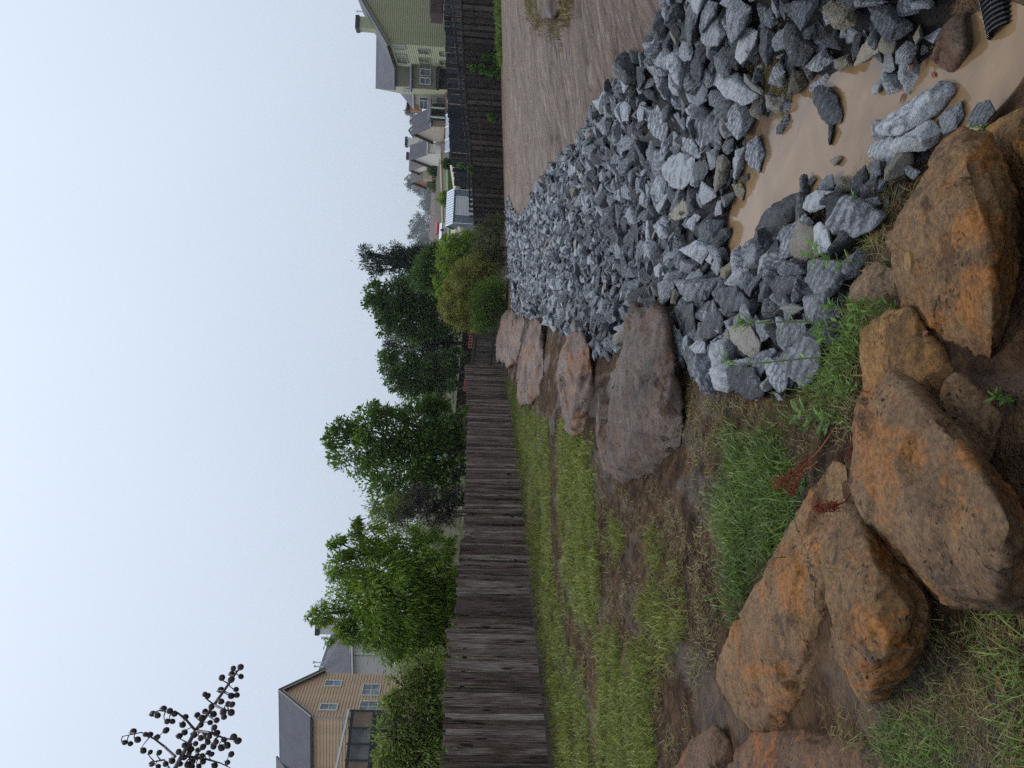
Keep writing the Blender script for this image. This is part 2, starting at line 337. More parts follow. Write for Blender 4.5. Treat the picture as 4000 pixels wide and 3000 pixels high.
_ang = np.radians(np.concatenate([np.linspace(-70, -34, 60, endpoint=False), np.linspace(-34, 34, 430, endpoint=False), np.linspace(34, 80, 76)]))
_rad = [0.15]
while _rad[-1] < 1000: _rad.append(_rad[-1] * (1.013 if _rad[-1] < 14 else 1.02 if _rad[-1] < 60 else 1.05) + (0.02 if _rad[-1] < 1.2 else 0))
_rad = np.array(_rad)
gx = np.outer(_rad, np.sin(_ang)); gy = np.outer(_rad, np.cos(_ang)) - 0.4
gh = Tn(gx, gy).reshape(gx.shape)
mud = inpoly(gx, gy, MUDZONE).astype(float); green = np.zeros(gx.shape)
for poly, w in GREEN: green = np.maximum(green, inpoly(gx, gy, poly) * w)
def blur(a, n):
    for _ in range(n):
        b = a.copy(); b[1:-1] = (a[:-2] + 2 * a[1:-1] + a[2:]) / 4; a = b.copy(); a[:, 1:-1] = (b[:, :-2] + 2 * b[:, 1:-1] + b[:, 2:]) / 4
    return a
lfx = np.interp(gy, [-5, 12.7, 15.9, 19.5, 26, 38, 60], [-12.2, -6.62, -5.6, -4.5, -2.55, 1.1, 8]); green = np.where((gx < lfx - .2) & (gy > 6), 1.0, green); green = np.where((gy > 47) & (gx < 12), 1.0, green)
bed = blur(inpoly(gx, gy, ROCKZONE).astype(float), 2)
mud, green = blur(mud, 3), blur(green, 2)
# real relief close by: clods on the soil, long wash ridges across the mud bank, wheel ruts on the left
fl = gx.ravel(), gy.ravel(); disp = np.zeros(gx.size); rr = np.hypot(gx, gy).ravel(); mf = mud.ravel(); gf = green.ravel()
idx = np.nonzero((rr < 30) & (rr > 0.5) & (np.abs(gx.ravel()) < 16))[0]
for i in idx:
    x, y = fl[0][i], fl[1][i]
    if mf[i] > 0.5:
        disp[i] = (0.05 * noise.noise((x * 0.4 + y * 0.1, y * 1.7, 3)) + 0.035 * noise.noise((x * 0.9, y * 4.2, 9)) + 0.018 * noise.noise((x * 2.6, y * 9.0, 5))) * min(1.0, max(0.0, (rr[i] - 3) / 4))
    else:
        u = (x * 0.95 - y * 0.3)                                      # across the fence line
        k = min(1.0, rr[i] / 6)
        disp[i] = (0.03 * noise.noise((u * 4.0, (y + x * .3) * 0.35, 1)) + 0.022 * noise.noise((x * 3, y * 3, 5)) + 0.015 * noise.noise((x * 9, y * 9, 2))) * k
gh = gh + disp.reshape(gh.shape)
nr, na = gh.shape
V = np.stack([gx.ravel(), gy.ravel(), gh.ravel()], 1)
ii = (np.arange(nr - 1)[:, None] * na + np.arange(na - 1)[None, :]).ravel()
Fq = np.stack([ii, ii + 1, ii + na + 1, ii + na], 1)[:, ::-1]
t = NT('ground_soil'); pos = t.geo().outputs['Position']
n1 = t.noise(pos, 0.8, 5, 0.6); n2 = t.noise(pos, 7.0, 5, 0.65); n3 = t.noise(pos, 60.0, 3, 0.6)
soil = t.ramp(t.math('ADD', t.math('MULTIPLY', n1, 0.45), t.math('MULTIPLY', n2, 0.55)), [(0.38, (0.022, 0.012, 0.0075)), (0.48, (0.068, 0.038, 0.022)), (0.6, (0.15, 0.086, 0.045))])
soil = t.mix(t.ramp(n3, [(0.63, (0, 0, 0)), (0.7, (0.5, 0.5, 0.5))]), soil, (0.14, 0.095, 0.055))
grs = t.ramp(n2, [(0.35, (0.03, 0.03, 0.01)), (0.65, (0.085, 0.085, 0.025))])
rip = t.noise(t.vmul(pos, (0.42, 1.25, 1.0)), 1.5, 9, 0.8, 1.6); rip2 = t.noise(t.vmul(pos, (1.3, 4.2, 3.0)), 1.6, 7, 0.78, 1.2)
mudc = t.ramp(t.math('ADD', t.math('MULTIPLY', rip, 0.5), t.math('ADD', t.math('MULTIPLY', n1, 0.15), t.math('MULTIPLY', rip2, 0.35))), [(0.41, (0.06, 0.032, 0.018)), (0.47, (0.19, 0.115, 0.072)), (0.53, (0.32, 0.215, 0.15)), (0.60, (0.52, 0.40, 0.32))])
mmask = t.math('ADD', t.at('mud'), t.math('MULTIPLY', t.math('SUBTRACT', n2, 0.5), 0.5))
mm = t.ramp(mmask, [(0.4, (0, 0, 0)), (0.6, (1, 1, 1))])
gm = t.ramp(t.math('ADD', t.at('green'), t.math('MULTIPLY', t.math('SUBTRACT', n2, 0.5), 0.9)), [(0.4, (0, 0, 0)), (0.7, (1, 1, 1))])
col = t.mix(gm, soil, grs); col = t.mix(mm, col, mudc)
col = t.mix(t.ramp(t.math('ADD', t.at('bed'), t.math('MULTIPLY', t.math('SUBTRACT', n2, 0.5), 0.4)), [(0.45, (0, 0, 0)), (0.6, (1, 1, 1))]), col, (0.022, 0.018, 0.016))  # ground under the stones near black: shade of the gaps painted in
wet = t.ramp(t.noise(t.vmul(pos, (1.6, 0.5, 1)), 1.3, 4), [(0.5, (0.75, 0.75, 0.75)), (0.64, (0.3, 0.3, 0.3))])
rough = t.mix(mm, t.mix(gm, wet, (0.8, 0.8, 0.8)), t.ramp(rip2, [(0.4, (0.6, 0.6, 0.6)), (0.6, (0.3, 0.3, 0.3))]))
hs = t.math('ADD', t.math('MULTIPLY', n2, 0.7), t.math('MULTIPLY', n3, 0.3)); hm = t.math('ADD', t.math('MULTIPLY', rip, 1.6), t.math('ADD', t.math('MULTIPLY', rip2, 0.6), t.math('MULTIPLY', n3, 0.12)))
hh = t.mix(mm, hs, hm)
spc = t.mix(mm, t.ramp(wet, [(0.35, (0.5, 0.5, 0.5)), (0.65, (0.06, 0.06, 0.06))]), (0.28, 0.28, 0.28))
t.bsdf(col, rough, t.bump(hh, 1.0, 0.2), spc)
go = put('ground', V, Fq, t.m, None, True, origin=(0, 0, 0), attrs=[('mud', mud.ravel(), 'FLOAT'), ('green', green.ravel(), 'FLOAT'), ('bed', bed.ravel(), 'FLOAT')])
tag(go, 'brown soil with a pale washed mud bank on the right', kind='structure')

# ---------------------------------------------------------------- pool of muddy water
t = NT('muddy_water'); pos = t.geo().outputs['Position']
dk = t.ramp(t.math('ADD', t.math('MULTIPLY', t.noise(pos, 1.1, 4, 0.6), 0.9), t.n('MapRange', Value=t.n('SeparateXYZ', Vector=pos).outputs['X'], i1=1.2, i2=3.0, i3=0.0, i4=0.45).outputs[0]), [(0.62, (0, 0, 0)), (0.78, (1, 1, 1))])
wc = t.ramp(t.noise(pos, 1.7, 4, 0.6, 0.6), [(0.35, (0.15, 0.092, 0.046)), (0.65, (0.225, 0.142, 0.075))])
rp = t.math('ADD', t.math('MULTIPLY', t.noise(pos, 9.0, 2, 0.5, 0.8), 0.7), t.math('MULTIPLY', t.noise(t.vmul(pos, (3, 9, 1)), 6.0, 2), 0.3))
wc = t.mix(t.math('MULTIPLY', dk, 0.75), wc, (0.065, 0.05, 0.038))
t.bsdf(wc, 0.06, t.bump(rp, 0.06, 0.02), 0.5)
wx = np.linspace(-0.6, 6, 60); wy = np.linspace(1.2, 9, 60); wX, wY = np.meshgrid(wx, wy)
wf = np.array([(j * 60 + i, j * 60 + i + 1, (j + 1) * 60 + i + 1, (j + 1) * 60 + i) for j in range(59) for i in range(59)])
hw = Tn(wX, wY).reshape(60, 60); keep = np.array([hw.ravel()[list(f)].min() < WATER + 0.1 for f in wf])
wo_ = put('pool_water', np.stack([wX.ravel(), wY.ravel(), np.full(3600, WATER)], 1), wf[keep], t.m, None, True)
tag(wo_, 'still muddy brown water pooled between the grey stones', kind='structure')

def track(label, pts):
    """a low double ridge of mud pressed up beside a wheel"""
    P_ = [at(*p) for p in pts]; ctl = []
    for i in range(len(P_) - 1):
        p0, p1, p2, p3 = P_[max(i - 1, 0)], P_[i], P_[i + 1], P_[min(i + 2, len(P_) - 1)]
        for k in range(10):
            u = k / 10; ctl.append(.5 * ((2 * p1) + (p2 - p0) * u + (2 * p0 - 5 * p1 + 4 * p2 - p3) * u * u + (3 * p1 - p0 - 3 * p2 + p3) * u ** 3))
    prof = [(-.42, -.03), (-.26, .045), (-.16, .06), (-.06, .012), (.06, .01), (.16, .06), (.26, .045), (.42, -.03)]; V = []; F = []
    for i, c in enumerate(ctl):
        d = (ctl[min(i + 1, len(ctl) - 1)] - ctl[max(i - 1, 0)]); s = Vector((d.y, -d.x, 0)).normalized()
        for w, h in prof:
            q = c + s * (w * (1 + .3 * noise.noise((c.x, c.y, w)))); V.append((q.x, q.y, T(q.x, q.y) + .012 + h * (.7 + .6 * noise.noise((c.x * 2, c.y * 2, w * 5)))))
        if i:
            for j in range(7): a = i * 8 + j; F.append((a - 8, a - 7, a + 1, a))
    tag(put('wheel_track', V, F, M['track'], None, True), label, kind='structure')
t = NT('pressed_mud'); pos = t.geo().outputs['Position']; n = t.noise(pos, 9.0, 6, 0.7)
t.bsdf(t.ramp(n, [(0.38, (0.17, 0.105, 0.068)), (0.62, (0.44, 0.33, 0.255))]), 0.42, t.bump(n, 0.8, 0.05), 0.3); M['track'] = t.m
# ---------------------------------------------------------------- stones
def laplace(V, F, it, lam):
    e = np.concatenate([F[:, [i, (i + 1) % F.shape[1]]] for i in range(F.shape[1])]); n = len(V)
    deg = np.bincount(e.ravel(), minlength=n).astype(float)[:, None]; deg[deg == 0] = 1
    for _ in range(it):
        s = np.zeros_like(V)
        for k in range(3):
            s[:, k] = np.bincount(e[:, 0], weights=V[e[:, 1], k], minlength=n) + np.bincount(e[:, 1], weights=V[e[:, 0], k], minlength=n)
        V = V + lam * (s / deg - V)
    return V
def vnormals(V, F):
    a, b, c = V[F[:, 0]], V[F[:, 1]], V[F[:, 2]]; fn = np.cross(b - a, c - a); n = np.zeros_like(V)
    for i in range(F.shape[1]):
        for k in range(3): n[:, k] += np.bincount(F[:, i], weights=fn[:, k], minlength=len(V))
    return n / np.maximum(np.linalg.norm(n, axis=1, keepdims=True), 1e-12)
def hull(pts):
    bm = bmesh.new()
    for p in pts: bm.verts.new(p)
    bmesh.ops.convex_hull(bm, input=bm.verts); bmesh.ops.delete(bm, geom=[v for v in bm.verts if not v.link_faces], context='VERTS')
    bmesh.ops.triangulate(bm, faces=bm.faces); bm.verts.index_update()
    V = np.array([v.co[:] for v in bm.verts]); F = [[v.index for v in f.verts] for f in bm.faces]; bm.free(); return V, F
def remesh(V, F, voxel):
    me = bpy.data.meshes.new('tmp'); me.from_pydata([tuple(v) for v in V], [], F); o = bpy.data.objects.new('tmp', me); COL.objects.link(o)
    md = o.modifiers.new('r', 'REMESH'); md.mode = 'VOXEL'; md.voxel_size = voxel
    ev = o.evaluated_get(bpy.context.evaluated_depsgraph_get()); m2 = ev.to_mesh()
    n = len(m2.vertices); co = np.empty(n * 3, np.float32); m2.vertices.foreach_get('co', co)
    k = len(m2.polygons); li = np.empty(k * 4, np.int32); m2.loops.foreach_get('vertex_index', li)
    ev.to_mesh_clear(); bpy.data.objects.remove(o); bpy.data.meshes.remove(me)
    return co.reshape(-1, 3).astype(float), li.reshape(-1, 4)
def roughen(V, F, amp, freq, seed, fine=0.35, layers=0.0, ldir=None):
    N_ = vnormals(V, F); out = np.zeros(len(V)); s = seed * 3.71
    for i, v in enumerate(V):
        p = Vector(v) * freq + Vector((s, s * .7, s * 1.3))
        a = noise.fractal(p, 1.0, 2.1, 5); q = p + noise.noise_vector(p * 1.3) * .25
        d, c = noise.voronoi(q * .8); f1 = (q * .8 - c[0]).dot(noise.noise_vector(c[0] * 7.3 + Vector((.5, .2, .9))))
        d, c = noise.voronoi(q * 2.3); f2 = (q * 2.3 - c[0]).dot(noise.noise_vector(c[0] * 5.1))
        out[i] = amp * (0.3 * a + 1.5 * f1 + 0.5 * f2) + amp * fine * noise.noise(p * 6.5) * 0.5
        if layers and ldir is not None:
            q = (Vector(v).dot(ldir)) * freq * 5 + 0.8 * noise.noise(p * 1.5)
            out[i] += amp * layers * (abs((q % 1.0) - 0.5) * 2 - 0.5)
    return V + N_ * out[:, None]
def silhouette(outline, k, back, ridges, thick, at_d=at_d):
    """3-D points of a stone: its rim lies on a plane between upright and the lie of the ground, ridge points stand proud of it, a smaller copy lies behind"""
    low = max(outline, key=lambda p: p[0]); d0 = at_d(*low)
    top = min(outline, key=lambda p: p[0]); dt = max(at_d(*top), d0)
    span = max(low[0] - top[0], 1.0)
    def depth(p): return d0 + k * (dt - d0) * (low[0] - p[0]) / span
    rim = [P(p[0], p[1], depth(p)) for p in outline]
    c = sum(rim, Vector()) / len(rim)
    away = (c - EYE).normalized()
    pts = list(rim)
    for px, py, s in ridges: pts.append(P(px, py, depth((px, py)) - s))
    pts += [c + (p - c) * back + away * thick - Vector((0, 0, 0.35 * thick)) for p in rim]
    return pts, c
def stone(name, outline, mat, ridges=(), k=0.55, back=0.75, thick=0.3, vox=40, amp=0.02, freq=4.0, seed=1, rc=False, smooth_it=2, layers=0.0, tone=None, parent=None, flat=False, lift=None):
    pts, c = silhouette(outline, k, back, ridges, thick, at_d if lift is None else (lambda a, b: at_s(a, b, lift)))
    V, F = hull(pts); size = (V.max(0) - V.min(0)).max()
    V, F = remesh(V, F, size / vox); V = laplace(V, F, smooth_it, 0.5)
    ld = Vector((random.uniform(-.4, .4), random.uniform(-.4, .4), 1)).normalized()
    V = roughen(V, F, amp, freq, seed, layers=layers, ldir=ld)
    at_ = [('rc', V / (size * 0.5) + seed * 2.3, 'FLOAT_VECTOR'), ('tone', np.full(len(V), (seed * 0.377) % 0.93 if tone is None else tone), 'FLOAT')] if rc else []
    lo = V.min(0); ctr = V.mean(0)
    return put(name, V, F, mat, parent, not flat, origin=(ctr[0], ctr[1], lo[2]), attrs=at_)
# ---------------------------------------------------------------- brown boulders
M['b_brown'] = mat_boulder('brown_sandstone', (0.045, 0.024, 0.013), (0.155, 0.080, 0.031), (0.235, 0.135, 0.058), (0.32, 0.11, 0.014), 0.6, 0.0)
M['b_brown2'] = mat_boulder('dark_sandstone', (0.04, 0.023, 0.015), (0.135, 0.075, 0.036), (0.215, 0.13, 0.066), (0.31, 0.11, 0.016), 0.6, 7.0)
M['b_orange'] = mat_boulder('orange_sandstone', (0.075, 0.036, 0.012), (0.225, 0.11, 0.030), (0.33, 0.18, 0.06), (0.36, 0.15, 0.02), 0.65, 3.0)
M['b_slate'] = mat_boulder('purple_brown_stone', (0.022, 0.013, 0.010), (0.075, 0.042, 0.027), (0.18, 0.125, 0.10), (0.24, 0.085, 0.018), 0.65, 13.0)
M['b_mid'] = mat_boulder('umber_stone', (0.017, 0.010, 0.007), (0.055, 0.032, 0.020), (0.135, 0.094, 0.074), (0.15, 0.06, 0.022), 0.35, 19.0)
M['b_rust'] = mat_boulder('rusty_dark_stone', (0.03, 0.016, 0.010), (0.095, 0.046, 0.022), (0.16, 0.082, 0.038), (0.30, 0.09, 0.015), 0.65, 31.0)
M['b_clod'] = mat_boulder('clay_clod', (0.055, 0.032, 0.016), (0.14, 0.085, 0.045), (0.23, 0.16, 0.1), (0.2, 0.09, 0.03), 0.4, 23.0)
BOULDERS = {}
def boulder(key, label, outline, mat, ridges, **kw):
    o = stone('boulder', outline, M[mat], ridges, **kw); tag(o, label, 'boulder', kw.get('group')); BOULDERS[key] = o
boulder('A', 'largest rust brown boulder beside the pool, with a yellow puddle on its top',
    [(3761,486),(3697,533),(3634,624),(3553,777),(3475,881),(3470,979),(3502,1040),(3520,1180),(3545,1203),(3600,1288),(3660,1397),(3703,1440),(3768,1467),(3865,1534),(3905,1527),(3928,1451),(3960,1288),(3975,1180),(3985,1017),(3966,881),(3925,811),(3923,633),(3872,515)], 'b_brown',
    [(3700,600,.1),(3768,640,.24),(3790,727,.24),(3822,827,.27),(3855,908,.28),(3871,1044,.28),(3880,1200,.26),(3870,1400,.18),(3640,800,.06),(3600,1000,.1),(3650,1250,.1)], k=.62, thick=.35, vox=84, amp=0.04, freq=4.0, seed=1)
boulder('H', 'rust coloured boulder dipping into the water behind the largest boulder',
    [(3835,490),(3920,448),(4000,408),(4120,410),(4200,600),(4150,850),(3990,900),(3930,720),(3895,560)], 'b_orange', [(3960,520,.08),(4060,600,.15)], k=.6, thick=.3, vox=56, amp=.025, freq=4, seed=2)
boulder('B', 'smooth orange boulder wedged low between the two largest boulders',
    [(3545,1186),(3459,1210),(3388,1270),(3354,1290),(3348,1370),(3362,1450),(3372,1550),(3480,1625),(3620,1610),(3740,1470),(3690,1400),(3620,1280)], 'b_orange', [(3480,1300,.10),(3450,1420,.12),(3560,1450,.1)], k=.75, thick=.3, vox=60, amp=0.03, freq=4.5, seed=3)
boulder('K', 'dark shaded boulder tucked underneath between the largest boulders',
    [(3730,1455),(3858,1535),(3925,1620),(3918,1742),(3896,1810),(3800,1830),(3714,1680),(3670,1574),(3690,1490)], 'b_brown2', [(3800,1620,.05),(3860,1680,.05)], k=.35, thick=.3, vox=50, amp=.02, freq=4.5, seed=4)
boulder('C', 'broad brown boulder with rust patches, in the middle of the boulder row',
    [(3449,1450),(3479,1433),(3557,1471),(3605,1513),(3666,1586),(3714,1664),(3774,1761),(3858,1851),(3937,1935),(3985,2002),(4080,2080),(4090,2330),(3999,2411),(3831,2395),(3722,2371),(3641,2341),(3603,2263),(3549,2198),(3462,2133),(3424,2082),(3376,2002),(3346,1917),(3303,1890),(3306,1857),(3356,1800),(3376,1742),(3346,1670),(3343,1586),(3370,1550),(3425,1530)], 'b_brown2',
    [(3557,1520,.1),(3623,1622,.22),(3684,1670,.26),(3762,1752,.3),(3828,1845,.32),(3895,1940,.34),(3945,2044,.34),(3925,2140,.34),(3900,2263,.33),(3885,2350,.28),(3420,1620,.08),(3420,1800,.12),(3480,2000,.18),(3640,2290,.2),(3700,2340,.2)], k=.62, thick=.35, vox=90, amp=0.04, freq=3.6, seed=5)
boulder('D', 'long flat brown slab boulder lying beside the tall green weeds',
    [(3066,2092),(3141,1965),(3189,1869),(3237,1815),(3274,1795),(3312,1815),(3322,1900),(3300,2014),(3250,2090),(3235,2150),(3245,2300),(3250,2520),(3247,2572),(3201,2662),(3147,2742),(3093,2780),(3077,2845),(3028,2883),(2984,2889),(2930,2856),(2870,2802),(2838,2742),(2827,2688),(2798,2653),(2798,2599),(2827,2532),(2870,2434),(2908,2369),(2963,2277),(3013,2168)], 'b_brown',
    [(3060,2160,.07),(2968,2340,.1),(2930,2480,.12),(2860,2600,.12),(3150,2250,.16),(3120,2600,.2),(3000,2780,.15)], k=.72, thick=.3, vox=90, amp=0.036, freq=4.2, seed=6)
boulder('E', 'rounded rust stained boulder leaning on the long slab, undercut at its foot',
    [(3316,1970),(3286,2026),(3237,2092),(3210,2140),(3229,2263),(3239,2344),(3235,2436),(3245,2520),(3267,2579),(3305,2650),(3332,2710),(3364,2753),(3397,2764),(3446,2737),(3549,2645),(3603,2563),(3627,2480),(3640,2360),(3610,2274),(3505,2168),(3451,2114),(3400,2090),(3352,1976)], 'b_brown',
    [(3330,2080,.12),(3355,2236,.26),(3359,2306,.3),(3413,2190,.25),(3300,2480,.2),(3420,2420,.34),(3480,2520,.32),(3342,2600,.26),(3424,2600,.28),(3532,2520,.26),(3560,2380,.24)], k=.4, thick=.35, vox=84, amp=0.038, freq=4.4, seed=7)
boulder('F', 'smallest brown boulder at the left end of the row, next to the bare mud',
    [(2792,2830),(2749,2849),(2694,2892),(2662,2946),(2633,2998),(2640,3090),(2760,3120),(2845,3050),(2873,2955),(2857,2901),(2816,2847)], 'b_rust', [(2770,2900,.1),(2790,2980,.15)], k=.45, thick=.25, vox=50, amp=.02, freq=5, seed=8)
boulder('G', 'low crumbling rust orange boulder below the long slab, partly covered with soil',
    [(2936,2852),(2980,2880),(3098,2849),(3180,2858),(3267,2868),(3342,2879),(3413,2901),(3458,2950),(3500,3000),(3520,3120),(3300,3180),(2900,3160),(2820,3060),(2838,2988),(2908,2906)], 'b_rust', [(3000,2950,.1),(3150,2950,.14),(3300,2960,.12),(3400,3000,.1)], k=.8, thick=.25, vox=70, amp=.035, freq=5.5, seed=9)
boulder('I', 'brown boulder at the water line right beside the black pipe',
    [(3800,-20),(3742,20),(3706,54),(3685,116),(3656,174),(3638,228),(3681,262),(3699,278),(3728,282),(3779,246),(3824,181),(3848,119),(3836,60),(3825,0)], 'b_mid', [(3720,120,.1),(3760,80,.1),(3770,180,.12)], k=.55, thick=.25, vox=54, amp=.022, freq=5, seed=10)
boulder('M', 'big umber boulder standing alone on the soil, its light worn top beside the stone bed',
    [(2495,1181),(2567,1190),(2604,1245),(2614,1297),(2618,1378),(2626,1409),(2648,1517),(2675,1626),(2680,1669),(2669,1761),(2640,1796),(2590,1830),(2540,1855),(2488,1883),(2445,1888),(2396,1877),(2358,1850),(2334,1788),(2329,1707),(2340,1636),(2372,1533),(2410,1436),(2434,1333),(2448,1270),(2472,1213)], 'b_mid',
    [(2500,1250,.1),(2488,1316,.35),(2445,1436,.5),(2423,1533,.6),(2429,1626,.62),(2450,1690,.62),(2456,1745,.55),(2420,1820,.4),(2560,1400,.35),(2600,1600,.4),(2600,1700,.4)], k=.62, thick=.7, vox=90, amp=.075, freq=2.1, seed=11, layers=.25)
boulder('N', 'flat brown boulder beyond the big umber one, holding dead grass and a puddle',
    [(2274,1289),(2303,1340),(2314,1432),(2320,1514),(2311,1562),(2298,1649),(2279,1693),(2239,1717),(2212,1682),(2193,1626),(2172,1533),(2174,1463),(2199,1381),(2210,1316),(2220,1300),(2245,1289)], 'b_slate',
    [(2260,1340,.2),(2255,1440,.5),(2250,1530,.6),(2242,1600,.6),(2240,1670,.4)], k=.42, thick=.7, vox=64, amp=.08, freq=1.7, seed=12, layers=.3)
boulder('O', 'long ridged boulder with an orange broken end, near the far end of the plank fence',
    [(2095,1235),(2117,1268),(2120,1378),(2124,1460),(2113,1543),(2065,1586),(2030,1594),(2016,1546),(2015,1476),(2023,1405),(2055,1286),(2080,1240)], 'b_slate', [(2060,1330,.4),(2050,1440,.8),(2045,1530,.7),(2085,1400,.6)], k=.42, thick=1.0, vox=60, amp=.11, freq=1.2, seed=13, layers=.6)
boulder('P1', 'farthest brown boulder, touching the yellow green bush',
    [(1949,1235),(1981,1200),(2008,1213),(2016,1243),(1983,1351),(1967,1427),(1936,1423),(1930,1378),(1941,1297)], 'b_slate', [(1970,1270,.6),(1955,1350,.7)], k=.3, thick=1.2, vox=50, amp=.13, freq=1.0, seed=14, layers=.4)
boulder('P2', 'dark ridged boulder between the farthest boulder and the orange ended one',
    [(2041,1219),(2054,1243),(2054,1286),(2016,1427),(1983,1445),(1960,1418),(1968,1367),(2001,1259)], 'b_slate', [(2020,1290,.5),(1995,1390,.6)], k=.35, thick=1.0, vox=50, amp=.12, freq=1.1, seed=15, layers=.5)
boulder('L', 'lone dark boulder out on the pale mud bank',
    [(2096,-70),(2098,30),(2110,72),(2133,82),(2165,66),(2185,40),(2190,-70)], 'b_mid', [(2130,20,.35),(2130,-40,.4)], k=.5, thick=.6, vox=44, amp=.07, freq=1.6, seed=16)
boulder('J', 'rough crumbly clod of brown clay between the weeds and the largest boulder',
    [(3421,1015),(3475,1037),(3516,1060),(3530,1169),(3421,1176),(3334,1187),(3297,1149),(3321,1104),(3377,1053)], 'b_clod', [(3420,1090,.08),(3370,1130,.1),(3480,1120,.08)], k=.7, thick=.15, vox=60, amp=.03, freq=9, seed=17)

# ---------------------------------------------------------------- grey quarry stones: the large ones one by one
M['g_dark'] = mat_grey_rock('grey_gneiss', (0.013, 0.0145, 0.0175), (0.058, 0.063, 0.072), (0.42, 0.44, 0.465))
M['g_pale'] = mat_grey_rock('pale_gneiss', (0.035, 0.038, 0.043), (0.125, 0.132, 0.143), (0.44, 0.45, 0.47))
M['g_black'] = mat_grey_rock('black_gneiss', (0.007, 0.008, 0.010), (0.028, 0.030, 0.035), (0.27, 0.285, 0.31))
M['g_tan'] = mat_grey_rock('tan_gneiss', (0.05, 0.042, 0.028), (0.15, 0.13, 0.09), (0.32, 0.29, 0.22), tan=True)
M['g_white'] = mat_grey_rock('white_gneiss', (0.05, 0.052, 0.058), (0.24, 0.25, 0.26), (0.55, 0.56, 0.57))
CR = {'a': (2400, 0), 'b': (3200, 0), 'c': (2400, 500), 'd': (2900, 500), 'e': (2500, 1000)}
G_RIGHT = 'grey stones heaped on the right bank above the pool'
G_FAR = 'grey stones packed at the far tip of the pool'
G_LEFT = 'grey stones in the heap at the foot of the tall weeds'
G_SHORE = 'grey stones on the shore between the pool and the boulders'
G_MID = 'grey stones filling the middle of the drainage bed'
G_EDGE = 'grey stones along the edge of the pale mud bank'
G_END = 'grey stones towards the far end of the drainage bed'
GLAB = {G_RIGHT: 'grey banded quarry stone heaped on the bank right of the pool', G_FAR: 'grey quarry stone packed against the far tip of the muddy pool',
        G_LEFT: 'grey quarry stone in the heap around the tall leafy stems', G_SHORE: 'grey quarry stone on the strip between pool and brown boulders',
        G_MID: 'grey angular quarry stone in the middle of the stone bed', G_EDGE: 'grey quarry stone at the margin where stones meet pale mud', G_END: 'small looking grey stone in the far stretch of the bed'}
